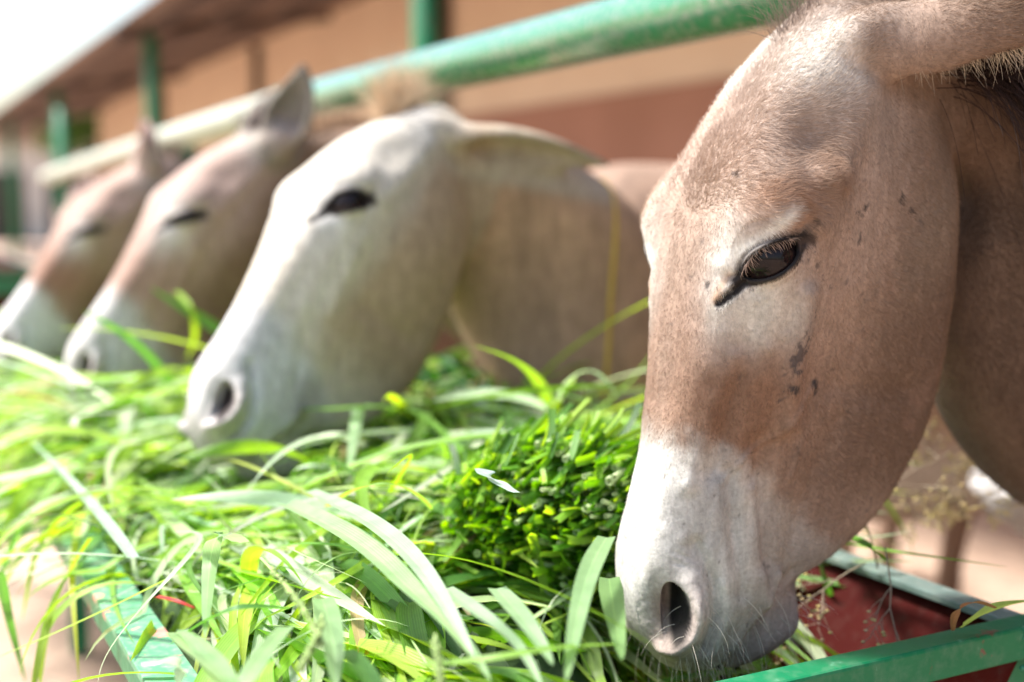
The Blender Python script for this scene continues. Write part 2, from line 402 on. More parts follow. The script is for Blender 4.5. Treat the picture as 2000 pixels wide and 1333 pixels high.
CREST = {}
def build_donkey(name, H, ears, body_n, body_m, vox, paint, mats, label, op=1.0, zc=.99, group=None, neck_mid=None, fine=False, neck_w=1.0, crest=1.0, dip=.03, deep=0.0, fat=1.0, yaw_body=0):
    base = row(body_n, body_m)
    root = empty(name, tuple(row(body_n + .6, body_m)), 0); rw = np.array(root.location[:])
    tag(root, label, 'donkey', group)
    hv, hf = head_vf(); cv, cf = chin_vf(); parts = [(H.w(hv), hf), (H.w(cv), cf)]
    for e in ears:
        v, f = ear_vf(*[np.array(a, float) for a in e[:3]], face=np.array(e[3], float), width=e[4], thick=max(.0075, 1.75*vox), closed=e[5] if len(e) > 5 else 1.0)
        parts.append((H.w(v), f))
        bs = np.array(e[0], float); tp = norm(np.array(e[1], float) - bs)
        sd = np.cross(tp, [0, 0, 1.]); sd = norm(sd) ; up = np.cross(sd, tp)
        v, f = ell_vf(bs + tp*.012, (.055, .032, .034) if e[0][1] > 0 else (.045, .022, .024), np.c_[tp, sd, up]); parts.append((H.w(v), f))
    # neck
    A = H.w((.055, 0, -.125)); B = H.w((-.04, 0, -.13)); C2 = base + NH*.02 + UP*(zc + .06); C1 = np.array(neck_mid) if neck_mid is not None else (B*.45 + C2*.55) + UP*dip; B = A + .10*norm(norm(C1 - A) + .55*H.d(np.array([-1., 0, 0])))
    t = np.linspace(0, 1, 40); key = np.array([A, B, C1, C2, C2 + NH*.25 - UP*.02]); kk = np.array([0, .14, .5, .85, 1.])
    P = ncubic(kk, key, t); upn = H.d((-.15, 0, 1.)); ups = [norm(upn*(1 - a) + UP*a + 0*upn) for a in np.clip(t*1.6, 0, 1)]
    hw = np.interp(t, [0, .15, .5, .85, 1], [.056, .068, .085, .13, .14])*neck_w; hu = np.interp(t, [0, .15, .5, .85, 1], [.05, .055 + .03*crest, .11 + .04*crest, .18, .20]); hd = np.interp(t, [0, .15, .5, .85, 1], [.07 + .03*deep, .092 + .09*deep, .155 + .12*deep, .24 + .05*deep, .24 + .03*deep])
    parts.append(sec_tube(P, ups, hw, hu, hd)); CREST[label] = P + np.array(ups)*hu[:, None]*.97
    parts.append(donkey_rings(0, base, zc))
    for sd in (-1, 1): parts.append(leg_vf(base, .22, sd, False, zc)); parts.append(leg_vf(base, 1.20, sd, True, zc))
    me = voxelize(parts, vox)
    V, E = arrays(me); L = H.l(V)
    # melt the joints
    wgt = .25 + .6*np.exp(-((L[:, 0] + .0)/.07)**2) + .5*sstep(-.12, -.3, L[:, 0])
    for e in ears: wgt = np.maximum(wgt, .9*np.exp(-(np.linalg.norm(L - (np.array(e[0], float) + .2*(np.array(e[1]) - np.array(e[0]))), axis=1)/.05)**2))
    tip = sstep(.12, .2, np.linalg.norm(L - np.array([.0, 0, -.06]), axis=1))*(L[:, 0] < .05)
    far = sstep(.3, .5, np.linalg.norm(L - np.array([.1, 0, -.1]), axis=1)); wgt = np.clip(np.maximum(wgt*(1 - .6*tip*(1 - far)), far*.8), 0, 1)
    V = smooth(V, E, wgt, 8 if fine else (16 if deep else 6))
    mouth = lambda L: (L[:, 0] > .49) & (L[:, 2] < -.10)
    me.vertices.foreach_set('co', V.astype(np.float32).ravel())
    if fine:
        hd_sel = lambda W: (lambda L: (L[:, 0] > -.02) & (np.abs(L[:, 1]) < .14) & (L[:, 2] > -.32) & (L[:, 0] < .65))(H.l(W))
        refine(me, hd_sel, 1)
        eye_sel = lambda W: (lambda L: (np.linalg.norm(L*np.array([1, 1, 1]) - EYE_C, axis=1) < .048) | (np.linalg.norm(L - np.array([.566, .048, -.045]), axis=1) < .05) | (pl_d(L, LIPL) < .020))(H.l(W))
        refine(me, eye_sel, 1)
        V, E = arrays(me); L = H.l(V); V = smooth(V, E, hd_sel(V).astype(float)*.8, 3)
    else:
        sel = lambda W: (lambda L: np.minimum(np.linalg.norm(L*np.array([1, 1, 1]) - EYE_C, axis=1), np.linalg.norm(L - np.array([.566, .048, -.045]), axis=1)) < .05)(H.l(W))
        refine(me, sel, 2 if vox > .005 else 1); V, E = arrays(me); V = smooth(V, E, sel(V).astype(float)*.8, 3)
    L = sculpt(H.l(V), op, fat, 1.3 if fine else .5); V = H.w(L)
    V = smooth(V, E, (np.linalg.norm(L*np.array([1, 1, 1]) - EYE_C, axis=1) < .05)*.5, 1)
    col = paint(H.l(V), V, (V - base) @ NH)
    nv = len(me.vertices); assert nv == len(V)
    me.vertices.foreach_set('co', (V - rw).astype(np.float32).ravel()); me.polygons.foreach_set('use_smooth', [True]*len(me.polygons)); me.update()
    setcol(me, col); me.materials.append(mats['coat']); me.name = 'body'
    body = link(bpy.data.objects.new('body', me), root)
    # eyes
    for sg in (1, -1):
        v, f = ell_vf((0, 0, 0), (EYE_R, EYE_R, EYE_R), np.c_[_n, _a, _b], 48, 32); c = (EYE_C - _n*.0165)*np.array([1, 1, 1])
        v = v + c; v[:, 1] *= sg; f = f if sg > 0 else [q[::-1] for q in f]
        eo = mesh('eye', H.w(v) - rw, f, mats['eye'], root)
    return root, body, V, rw
def curves_obj(name, P, rad, col, mat, parent, kind=None):
    """P (N,k,3) strands"""
    N, k, _ = P.shape
    cu = bpy.data.hair_curves.new(name); cu.add_curves([k]*N)
    cu.attributes['position'].data.foreach_set('vector', P.astype(np.float32).ravel()) if 'position' in cu.attributes else None
    ra = cu.attributes.get('radius') or cu.attributes.new('radius', 'FLOAT', 'POINT'); ra.data.foreach_set('value', np.asarray(rad, np.float32).ravel())
    a = cu.attributes.new('Col', 'FLOAT_COLOR', 'POINT'); C = np.ones((N, k, 4), np.float32); C[..., :3] = col[:, None, :]; a.data.foreach_set('color', C.ravel())
    cu.materials.append(mat); o = bpy.data.objects.new(name, cu); link(o, parent)
    if kind: o['kind'] = kind
    return o
def strands(root_p, nrm, flow, length, lift, k=4, curl=.15, seed=1):
    r = np.random.default_rng(seed); N = len(root_p); ft = norm(flow - nrm*(flow*nrm).sum(1)[:, None])
    ft = norm(ft + curl*r.normal(size=(N, 3))); P = np.empty((N, k, 3)); s = np.linspace(0, 1, k)
    lf = np.asarray(lift).reshape(-1, 1) if np.ndim(lift) else lift
    for i, t in enumerate(s):
        P[:, i] = root_p + length[:, None]*(ft*t + nrm*(lf*(t - .45*t*t)) ) - nrm*.0006
    return P
def sample_tris(me, V, dens_fn, count, seed=3):
    r = np.random.default_rng(seed); me.calc_loop_triangles(); n = len(me.loop_triangles); T = np.empty(n*3, np.int32); me.loop_triangles.foreach_get('vertices', T); T = T.reshape(-1, 3)
    A, B, C = V[T[:, 0]], V[T[:, 1]], V[T[:, 2]]; cr = np.cross(B - A, C - A); ar = np.linalg.norm(cr, axis=1)/2; c = (A + B + C)/3
    wt = ar*dens_fn(c); i = r.choice(n, count, p=wt/wt.sum()); u = r.random((count, 2)); f = u.sum(1) > 1; u[f] = 1 - u[f]
    P = A[i] + (B - A)[i]*u[:, :1] + (C - A)[i]*u[:, 1:]; return P, norm(cr[i]), T[i], u
# ---------------------------------------------------------------- coats
def mixb(c, w_, col): return c*(1 - w_[:, None]) + np.array(col)*w_[:, None]
def rest_coat(c, L, W, nn, body_col, belly_col, zc=.99):
    far = sstep(-.02, -.16, L[:, 0])*sstep(-.0, -.1, L[:, 0]) + (np.abs(L[:, 1]) > .16) + (L[:, 2] < -.33); zb_ = np.interp(L[:, 0], HEAD_X, ZB); far = far + (L[:, 2] < zb_ - .012)*(L[:, 0] < .45)*(nn > -1); far = np.clip(far, 0, 1)
    far = np.where((nn > -.1) & (L[:, 0] < 0), 1, far); bc = np.array(body_col)*(1 + .18*fbm(W, .18)[:, None] + .08*fbm(W, .03)[:, None])
    st_ = fbm(W*np.array([1, 1, .22]) + 3, .035, 2); bc = bc*(1 + .30*st_[:, None]); bel = sstep(.80, .68, W[:, 2])*sstep(.55, .62, W[:, 2])*(nn > .1); bc = bc*(1 - bel[:, None]) + np.array(belly_col)*bel[:, None]
    return c*(1 - far[:, None]) + bc*far[:, None]
def mirrorL(L): M = L.copy(); M[:, 1] = np.abs(M[:, 1]); return M
def ear_w(L, ears):
    w_ = 0
    for e in ears:
        q = bez([np.array(a, float) for a in e[:3]], np.linspace(.18, 1, 9)); w_ = np.maximum(w_, sstep(.072, .050, pl_d(L, list(q)))*sstep(.03, .09, np.linalg.norm(L - q[0], axis=1) + .02))
    return w_
def eye_paint(c, M, op, dark=(.018, .014, .013)):
    s, t, h = eye_st(M); up, lo = almond(s, op); dist = np.maximum(np.maximum(t - up, lo - t), np.abs(s) - .0335); nz = .0012*fbm(M, .006)
    nr = (np.sqrt(s*s + t*t + h*h) < .055)
    c = mixb(c, nr*sstep(.0085, .0035, dist + nz - .003*(t > 0))*.75, (.10, .085, .08)); c = mixb(c, nr*sstep(.0058, .0032, dist + nz), dark)
    d, tt = seg_d(M, EYE_M, TEAR); c = mixb(c, sstep(.0062, .003, d + nz), dark)
    d, tt = seg_d(M, EYE_L, EYE_L + np.array([-.008, .002, -.012])); c = mixb(c, sstep(.008, .002, d + nz*1.5)*.9, (.05, .035, .03))
    return c
def nostril_paint(c, M, dark=(.010, .007, .006), rim=(.44, .34, .30), slope=(.24, .145, .11)):
    ctr = np.array([.566, .0475, -.0375]); ax = norm(np.array([.050, -.006, -.020])); nn = norm(np.array([.25, .80, .45])); bx = np.cross(ax, nn); d = M - ctr; s = d @ ax; t = d @ bx
    if bx[2] > 0: t = -t
    cur = t - .0075*(1 - (s/.03)**2) + .001; e = (s/.0275)**2 + (cur/.0105)**2; nz = .12*fbm(M, .008); near = np.linalg.norm(d, axis=1) < .06
    c = mixb(c, near*np.exp(-((s/.032)**2 + ((t - .016)/.014)**2))*.75, rim); c = mixb(c, near*np.exp(-((s/.030)**2 + ((t + .008)/.016)**2))*.9, slope)
    return mixb(c, near*sstep(1.25, .55, e + nz), dark)
def coat_mat(name, rough=.75, sheen=.06, bscale=260, bstr=.35, spots=True, tint=1.0):
    m, N, L, P = nmat(name); a = N.new('ShaderNodeAttribute'); a.attribute_name = 'Col'
    tc = N.new('ShaderNodeTexCoord')
    n1 = noise(N, L, tc.outputs['Object'], bscale, 3, .6); n2 = noise(N, L, tc.outputs['Object'], 45, 5, .6)
    r1 = ramp(N, n1.outputs[0], L, [(.3, (.80, .80, .80)), (.7, (1.12, 1.12, 1.12))]); r2 = ramp(N, n2.outputs[0], L, [(.3, (.86, .85, .84)), (.7, (1.08, 1.08, 1.09))])
    c = mixc(N, L, 1.0, a.outputs['Color'], r1.outputs[0], 'MULTIPLY'); c = mixc(N, L, 1.0, c, r2.outputs[0], 'MULTIPLY')
    mp = N.new('ShaderNodeMapping'); mp.inputs['Scale'].default_value = (1, 1, .16); L.new(tc.outputs['Object'], mp.inputs[0]); n3 = noise(N, L, mp.outputs[0], 120, 3, .6); r3 = ramp(N, n3.outputs[0], L, [(.32, (.84, .83, .82)), (.68, (1.1, 1.1, 1.1))]); c = mixc(N, L, 1.0, c, r3.outputs[0], 'MULTIPLY')
    L.new(c, P.inputs['Base Color']); P.inputs['Roughness'].default_value = rough
    P.inputs['Sheen Weight'].default_value = sheen; P.inputs['Sheen Roughness'].default_value = .5
    P.inputs['Specular IOR Level'].default_value = .25
    bump(N, L, n1.outputs[0], bstr, .0012, P)
    return m
M_coat = coat_mat('donkey_coat')
M_eye, N_, L_, P_ = nmat('eye_gloss'); P_.inputs['Base Color'].default_value = (.014, .008, .008, 1); P_.inputs['Roughness'].default_value = .06; P_.inputs['Specular IOR Level'].default_value = .22
tc_ = N_.new('ShaderNodeTexCoord'); nz_ = noise(N_, L_, tc_.outputs['Object'], 60, 3); rp_ = ramp(N_, nz_.outputs[0], L_, [(.35, (.006, .004, .005)), (.75, (.020, .012, .011))]); L_.new(rp_.outputs[0], P_.inputs['Base Color'])
def hair_mat(name, rough=.45):
    m, N, L, P = nmat(name); a = N.new('ShaderNodeAttribute'); a.attribute_name = 'Col'; L.new(a.outputs['Color'], P.inputs['Base Color'])
    P.inputs['Roughness'].default_value = rough; P.inputs['Specular IOR Level'].default_value = .12
    return m
M_fur = hair_mat('short_fur', .55); M_hair = hair_mat('long_hair', .4)
MATS = dict(coat=M_coat, eye=M_eye)
# ---------------------------------------------------------------- the near donkey
def spots(c, M, W):
    return c
def paint_main(L, W, nn):
    M = mirrorL(L); nz = fbm(L, .05)[:, None]*.06; nf = fbm(L, .012); Mn = M + np.c_[fbm(L, .03), fbm(L + 3, .03), fbm(L + 9, .03)]*.010
    c = np.zeros_like(L) + np.array((.37, .275, .222))
    c = mixb(c, gauss(Mn, (.12, .03, .01), (.10, .06, .05))*.8, (.50, .385, .325))
    c = mixb(c, gauss(Mn, (.05, .055, -.035), (.055, .05, .045))*.95, (.66, .64, .61))
    c = mixb(c, sstep(-.10, -.20, Mn[:, 2])*sstep(.47, .36, Mn[:, 0])*.85, (.155, .103, .074))  # cheek and jaw: brown coat, darkened further to stand in for shade
    c = mixb(c, gauss(Mn, (.17, .08, -.19), (.07, .05, .05))*.6, (.32, .265, .220))
    c = mixb(c, gauss(Mn, (.10, .08, -.10), (.05, .05, .05))*.5, (.26, .20, .16))
    # brown saddle over the nose
    c = mixb(c, np.clip(gauss(Mn, (.36, .04, -.045), (.075, .09, .075))*1.25, 0, 1), (.235, .135, .088))
    c = mixb(c, gauss(Mn, (.30, .03, .0), (.06, .022, .03))*.6, (.31, .195, .145))
    c = mixb(c, gauss(Mn, (.335, .0, .01), (.06, .018, .04))*.5, (.40, .29, .235))
    c = mixb(c, gauss(Mn, (.42, .05, -.16), (.07, .05, .06))*.6, (.20, .135, .105))
    # pale surround of the eye
    c = mixb(c, np.clip(gauss(Mn, (.262, .07, .003), (.055, .03, .028))*1.1, 0, 1), (.66, .65, .63))
    c = mixb(c, np.clip(gauss(Mn, (.278, .083, -.022), (.030, .04, .028))*1.1, 0, 1), (.62, .615, .59))
    c = mixb(c, gauss(Mn, (.286, .08, -.045), (.03, .04, .03))*.6, (.56, .54, .51))
    # grey-white muzzle
    edge = .418 + .45*np.clip(-.035 - M[:, 2], 0, .3)**1.15*1.15 - .02*np.exp(-((M[:, 2] + .02)/.02)**2)*0
    mz = sstep(-.026, .028, Mn[:, 0] - edge + nf*.010 + fbm(L, .02)*.008); c = mixb(c, mz, (.60, .595, .58))
    c = mixb(c, mz*np.clip(gauss(Mn, (.455, .05, -.055), (.055, .03, .022)), 0, 1)*.75, (.37, .37, .375))
    c = mixb(c, mz*sstep(-.06, -.13, Mn[:, 2])*.8, (.33, .275, .245))
    c = mixb(c, sstep(.55, .60, Mn[:, 0])*.5, (.50, .42, .38))
    c = c*np.array([.93, .90, .85])
    c = mixb(c, sstep(.50, .53, Mn[:, 0])*sstep(.003, -.004, M[:, 2] - np.interp(M[:, 0], [.518, .54, .562, .585, .612], [-.153, -.146, -.137, -.127, -.114]))*.9, (.46, .35, .31))
    d = pl_d(M, [(p[0] - .003, p[1], p[2] + .010) for p in LIPL]); c = mixb(c, np.exp(-(d/.005)**2)*.6, (.56, .49, .44))
    d = pl_d(M, LIPL); c = mixb(c, sstep(.0075, .002, d)*.95, (.06, .035, .03))  # mouth crease painted dark to deepen the shade under the lip
    # brow
    c = mixb(c, gauss(Mn, (.196, .088, -.012), (.020, .03, .030))*.95, (.34, .19, .11))
    c = mixb(c, gauss(Mn, (.150, .092, -.052), (.022, .03, .016))*.8, (.28, .17, .11))
    c = mixb(c, gauss(Mn, (.42, .062, -.115), (.10, .04, .012))*.35, (.17, .105, .075)); c = mixb(c, gauss(Mn, (.25, .08, -.245), (.09, .05, .03))*.45, (.15, .098, .07))
    s, tt, h = eye_st(M); nr = np.sqrt(s*s + tt*tt + h*h) < .07
    c = mixb(c, nr*np.exp(-((tt - .021 - .10*abs(s))/.0065)**2)*sstep(.05, .03, abs(s))*.95, (.74, .73, .68))
    d, t = seg_d(M, (.262, .063, .006), (.286, .055, .010)); c = mixb(c, np.exp(-(d/.004)**2)*.8, (.46, .29, .18))
    # mottling
    c = mixb(c, sstep(.25, .8, fbm(L*np.array([1, 1, 1.8]) + 5, .030))*sstep(-.05, -.1, M[:, 2])*(M[:, 0] < .35)*.45, (.30, .19, .14))
    c = c*(1 + nz)
    # dark scars and specks
    for p, r, a in (((.343, .070, -.080), (.004, .02, .007), .95), ((.334, .0706, -.1066), (.0045, .02, .005), .95), ((.34, .07, -.112), (.003, .02, .003), .8),
                    ((.1522, .0874, -.1338), (.006, .02, .0022), .95), ((.1604, .0858, -.150), (.0035, .02, .0035), .95), ((.172, .09, -.098), (.005, .02, .002), .8), ((.180, .09, -.092), (.002, .02, .006), .7), ((.20, .09, -.10), (.007, .02, .002), .8),
                    ((.176, .05, .018), (.003, .006, .02), .6), ((.235, .088, -.060), (.003, .02, .003), .6), ((.24, .088, -.10), (.003, .02, .003), .6), ((.275, .045, .012), (.004, .003, .02), .8), ((.165, .085, -.165), (.003, .02, .003), .5), ((.345, .072, -.035), (.004, .02, .003), .6), ((.20, .095, -.04), (.004, .02, .006), .7)):
        q = gauss(M + np.c_[fbm(L, .006), fbm(L + 1, .006), fbm(L + 2, .006)]*.0025, p, r)*(L[:, 1] > 0); c = mixb(c, sstep(.25, .6, q)*a, (.035, .03, .03))
    q = gauss(M, (.312, .077, -.070), (.030, .03, .0075))*(L[:, 1] > 0); sn = vnoise(L*np.array([.6, 1, 1]) + 2, .0030) + .6*vnoise(L + 8, .009); c = mixb(c, sstep(.75, 1.0, sn + q*.95)*(q > .08)*.85, (.05, .04, .04)); c = mixb(c, q*.25, (.16, .12, .11))
    sp = vnoise(L + 4, .0040); c = mixb(c, sstep(.72, .86, sp)*(vnoise(L, .03) > .05)*.6*((M[:, 0] > .2) & (M[:, 0] < .62)), (.07, .055, .05))
    c = mixb(c, sstep(.578, .605, Mn[:, 0])*.6, (.30, .24, .21))
    c = nostril_paint(c, M); c = eye_paint(c, M, .96)
    # ears: brown backs, pale edge
    c = rest_coat(c, L, W, nn, (.13, .083, .056), (.28, .23, .18))
    ew = ear_w(L, EARS1); c = mixb(c, ew*.85, (.21, .135, .09))
    return c
H1 = Head([.233, 1.155, 1.39], head_frame(RX(74), RX(-3), 0))
EARS1 = [((.028, .060, -.075), (-.030, .112, -.16), (-.050, .170, -.315), (.80, -.10, -.35), .050, 1.0), ((.025, -.060, -.075), (-.025, -.10, -.16), (-.01, -.13, -.31), (.8, -.4, -.2), .050, 1.0)]
# ---------------------------------------------------------------- fur, lashes, whiskers, mane of the near donkey
def fur_near(root, body, V, rw, H, count, paint=None):
    me = body.data; Lv = H.l(V)
    Cv = np.empty(len(V)*4, np.float32); me.attributes['Col'].data.foreach_get('color', Cv); Cv = Cv.reshape(-1, 4)[:, :3]
    def dens(c):
        L = H.l(c); d = np.linalg.norm(L - np.array([.28, 0, -.1]), axis=1)
        w_ = np.where(L[:, 1] > -.02, 1.0, .35) * sstep(.85, .35, d)
        w_ *= np.where((L[:, 2] < -.25) & (L[:, 1] < .02), .5, 1)
        s, t, h = eye_st(mirrorL(L)); up, lo = almond(s, .96); w_ = w_*np.where((np.maximum(np.maximum(t - up, lo - t), np.abs(s) - .0335) < .002) & (np.sqrt(s*s+t*t+h*h) < .06), 0, 1)
        return w_ + 1e-9
    P, Nn, T, u = sample_tris(me, V, dens, count, 5); L = H.l(P); Nl = Nn @ H.R
    C = Cv[T[:, 0]].astype(float)
    # flow
    fl = np.zeros_like(L) + np.array([.8, 0, -.35]); M = mirrorL(L); sg = np.sign(L[:, 1] + 1e-6)
    up = sstep(.24, .17, L[:, 0])*sstep(-.10, -.03, L[:, 2]); fl = fl*(1 - up[:, None]) + up[:, None]*np.c_[-.7 + 0*L[:, 0], .75*np.clip(L[:, 1]/.03, -1, 1), -.35 + 0*L[:, 0]]
    ck = sstep(-.09, -.15, L[:, 2]); fl = fl*(1 - ck[:, None]) + ck[:, None]*np.array([.35, 0, -.9])
    bk = sstep(-.0, -.06, L[:, 0])[:, None]; fl = fl*(1 - bk) + bk*np.array([.15, 0, -1.])
    sw = np.c_[fbm(L, .05, 2), fbm(L + 11, .05, 2), fbm(L + 23, .05, 2)]*(.35 + .9*up[:, None]); fl = fl + sw
    ear = (L[:, 0] < .05) & (M[:, 1] > .075) & (L[:, 2] < -.10); ex = np.array([-.28, .35, -.9]); fl[ear] = ex*np.c_[np.ones(ear.sum()), sg[ear], np.ones(ear.sum())] + .15*sw[ear]
    ln = .0042 + .0035*up*sstep(.0, .12, L[:, 0]) + .003*ck + .006*bk[:, 0]
    ln = ln + .007*gauss(M, (.155, .09, -.05), (.018, .03, .014)) + .004*gauss(M, (.19, .09, -.015), (.02, .03, .03)); ln = ln*np.where(L[:, 0] > .5, .5, 1)*np.where(L[:, 0] > .42, .75, 1)
    # long cream fringe on the rear rim of the ear
    r = np.random.default_rng(9); ln = ln*r.uniform(.6, 1.25, len(ln))
    lift = .22 + .30*up + .25*gauss(M, (.155, .09, -.05), (.02, .03, .015)) + .15*r.random(len(ln))
    hs = strands(P, Nn, H.d(fl), ln, lift, 3, .16 + 0*1, 11)
    Cc = C*r.uniform(.80, 1.22, (len(C), 1))*np.array([1.02, 1, .98]); Cc = np.clip(Cc, 0, .9)
    rad = np.broadcast_to(np.array([.00013, .00011, .00003]), (len(P), 3))
    return curves_obj('fur', hs - rw, rad, Cc, M_fur, root, 'stuff')
def lashes(root, body_bvh, rw, H, op=1.0):
    r = np.random.default_rng(4); n = 85; s = np.linspace(-.024, .022, n) + r.normal(0, .0004, n); up, lo = almond(s, op)
    cen = EYE_C - _n*.0165; P = []
    for i in range(n):
        p = EYE_C + _a*s[i] + _b*(up[i] + .001); d = norm(p - cen); p = cen + d*(EYE_R + .0022)
        ln = .0125*r.uniform(.45, 1.25)*(1 - .5*abs(s[i]/.03)); sd = _a*(s[i]*.35*.6 + r.normal(0, .0028))
        q = [p, p + d*.0030 - _b*ln*.25 + sd*.3, p + d*.0038 - _b*ln*.65 + sd*.7, p + d*.0022 - _b*ln*1.0 + sd]
        P.append(q)
    P = np.array(P); rad = np.broadcast_to([.00022, .0002, .00014, .00005], (n, 4)); C = np.zeros((n, 3)) + np.array([.26, .19, .15])*r.uniform(.2, 2.0, (n, 1))
    return curves_obj('eyelashes', H.w(P.reshape(-1, 3)).reshape(n, 4, 3) - rw, rad, np.clip(C, 0, .8), M_hair, root)
def whiskers(root, me, V, rw, H):
    r = np.random.default_rng(8)
    def dens(c):
        L = H.l(c); M = mirrorL(L); return (gauss(M, (.60, .03, -.09), (.03, .04, .03)) + .5*gauss(M, (.57, .05, -.10), (.03, .03, .03)) + .5*gauss(M, (.56, .03, -.185), (.04, .04, .02)) + .6*gauss(M, (.585, .03, -.12), (.03, .03, .012)) + 1e-9)*(L[:, 0] > .45)
    P, Nn, T, u = sample_tris(me, V, dens, 230, 6)
    fl = H.d(np.array([.7, 0, -.4])) + 0*P; ln = r.uniform(.010, .034, len(P)); hs = strands(P, Nn, fl, ln, 1.5, 5, .5, 3)
    hs[:, :, 2] -= (np.linspace(0, 1, 5)**2)[None]*ln[:, None]*.4
    return curves_obj('whiskers', hs - rw, np.broadcast_to([.00022, .0002, .00017, .00012, .00004], (len(P), 5))*.85, np.zeros((len(P), 3)) + np.array([.62, .55, .46])*r.uniform(.5, 1.2, (len(P), 1)), M_hair, root)
def tuft(name, root, rw, pts, dirs, n, length, spread, col, rad=.00025, k=6, seed=2, droop=.3, side=.02, curl=.3):
    """a lock of hair: roots spread along a polyline, each strand drooping"""
    r = np.random.default_rng(seed); pts = np.asarray(pts, float); t = r.random(n)*(len(pts) - 1); i = np.minimum(t.astype(int), len(pts) - 2); f = (t - i)[:, None]
    R0 = pts[i]*(1 - f) + pts[i+1]*f + r.normal(0, side, (n, 3)); D = np.asarray(dirs, float); D = D[i]*(1 - f) + D[i+1]*f if D.ndim == 2 else D + 0*R0
    D = norm(norm(D) + r.normal(0, spread, (n, 3))); ln = length*r.uniform(.55, 1.15, n); s = np.linspace(0, 1, k); w1 = r.normal(0, curl, (n, 3))
    P = R0[:, None] + D[:, None]*(s[None, :, None]*ln[:, None, None]) + w1[:, None]*(s**2)[None, :, None]*ln[:, None, None]*.5 - UP*(s**2)[None, :, None]*ln[:, None, None]*droop
    C = np.array(col)*r.uniform(.6, 1.35, (n, 1))
    return curves_obj(name, P - rw, np.broadcast_to(rad*np.linspace(1, .3, k), (n, k)), np.clip(C, 0, .9), M_hair, root)
root1, body1, V1, rw1 = build_donkey('donkey', H1, EARS1, 1.28, .93, .0052, paint_main, MATS, 'nearest grey and brown donkey, white muzzle lowered at the empty end of the trough', fine=True, op=.96, group='donkeys feeding at the trough')
fur_near(root1, body1, V1, rw1, H1, 430000)
lashes(root1, None, rw1, H1, .96); whiskers(root1, body1.data, V1, rw1, H1)
# ---------------------------------------------------------------- the other donkeys
def make_paint(p):
    def f(L, W, nn):
        M = mirrorL(L); Mn = M + np.c_[fbm(L, .04), fbm(L + 3, .04), fbm(L + 9, .04)]*.014
        c = np.zeros_like(L) + np.array(p['base'])
        c = mixb(c, sstep(p.get('cz', -.075), p.get('cz', -.075) - .075, Mn[:, 2])*sstep(.50, .34, Mn[:, 0])*p.get('cheek_w', .9), p['cheek'])
        c = mixb(c, gauss(Mn, (.02, .05, -.05), (.06, .06, .05))*.8, p['poll'])
        if 'band' in p: c = mixb(c, np.clip(gauss(Mn, (.36, .03, -.05), (.07, .09, .08))*1.2, 0, 1)*p.get('band_w', .9), p['band'])
        c = mixb(c, np.clip(gauss(Mn, (.262, .075, -.008), (.05, .035, .035))*1.1, 0, 1)*.9, p['ring'])
        edge = p.get('muz_x', .42) + .4*np.clip(-.04 - M[:, 2], 0, .3); mz = sstep(-.02, .02, Mn[:, 0] - edge); c = mixb(c, mz, p['muzzle'])
        c = mixb(c, mz*sstep(-.08, -.15, M[:, 2])*.6, p['lip']); c = mixb(c, sstep(.565, .60, Mn[:, 0])*.6, p['lip'])
        c = c*(.90 + .07*fbm(L, .05)[:, None]); c = nostril_paint(c, M, (.03, .02, .018), p['lip'], p.get('slope', (.5, .45, .42)))
        c = eye_paint(c, M, p['op'])
        ear = ear_w(L, p['ears'])
        c = rest_coat(c, L, W, nn, p['body'], p['belly']); c = mixb(c, ear*.85, p['ear'])
        if 'tip' in p:
            c = mixb(c, sstep(.045, .02, np.linalg.norm(L - np.array(p['tip']), axis=1)), (.06, .045, .04))
        return c
    return f
P2 = dict(cz=-.055, base=(.66, .60, .50), cheek=(.44, .30, .18), poll=(.62, .59, .54), ring=(.66, .65, .62), muzzle=(.62, .61, .59), lip=(.34, .30, .27), body=(.42, .265, .165), belly=(.6, .54, .46), ear=(.46, .39, .30), op=1.1, cheek_w=.85, slope=(.55, .50, .47), tip=(-.096, .195, -.332))
P3 = dict(base=(.46, .325, .265), cheek=(.20, .12, .068), poll=(.50, .46, .40), ring=(.68, .66, .62), muzzle=(.60, .58, .55), lip=(.40, .33, .29), body=(.34, .225, .16), belly=(.6, .54, .46), ear=(.20, .185, .15), band=(.34, .21, .155), band_w=.8, op=.35, tip=(-.155, .10, -.005))
P4 = dict(base=(.44, .30, .235), cheek=(.18, .105, .06), poll=(.48, .44, .38), ring=(.66, .62, .58), muzzle=(.76, .74, .72), lip=(.55, .50, .47), body=(.28, .175, .12), belly=(.6, .54, .46), ear=(.45, .30, .25), band=(.30, .155, .10), op=.3)
P5 = dict(base=(.60, .42, .36), cheek=(.38, .25, .19), poll=(.6, .5, .45), ring=(.6, .5, .45), muzzle=(.78, .76, .74), lip=(.5, .42, .38), body=(.52, .36, .30), belly=(.6, .5, .44), ear=(.5, .35, .3), op=.5)
H2 = Head([-.195, 1.922, 1.378], head_frame(RX(47), RX(24), RX(12)), 1.01)
H3 = Head([-.531, 2.405, 1.373], head_frame(RX(51.5), RX(6.8), RX(1)))
H4 = Head([-.924, 3.024, 1.337], head_frame(RX(51), RX(5), RX(-5)), .982)
E2 = [((.031, .053, -.080), (-.030, .130, -.19), (-.092, .190, -.320), (.95, .35, .0), .037, 1.1), ((.035, -.05, -.08), (-.02, -.10, -.18), (-.09, -.10, -.29), (.9, -.4, .0), .036, 1.0)]
E3 = [((.040, .062, -.080), (-.055, .095, -.062), (-.145, .10, -.015), (.25, .9, .45), .046, .8), ((.015, -.055, -.065), (-.08, -.07, -.08), (-.15, -.10, -.08), (.2, -.9, .4), .045, .8)]
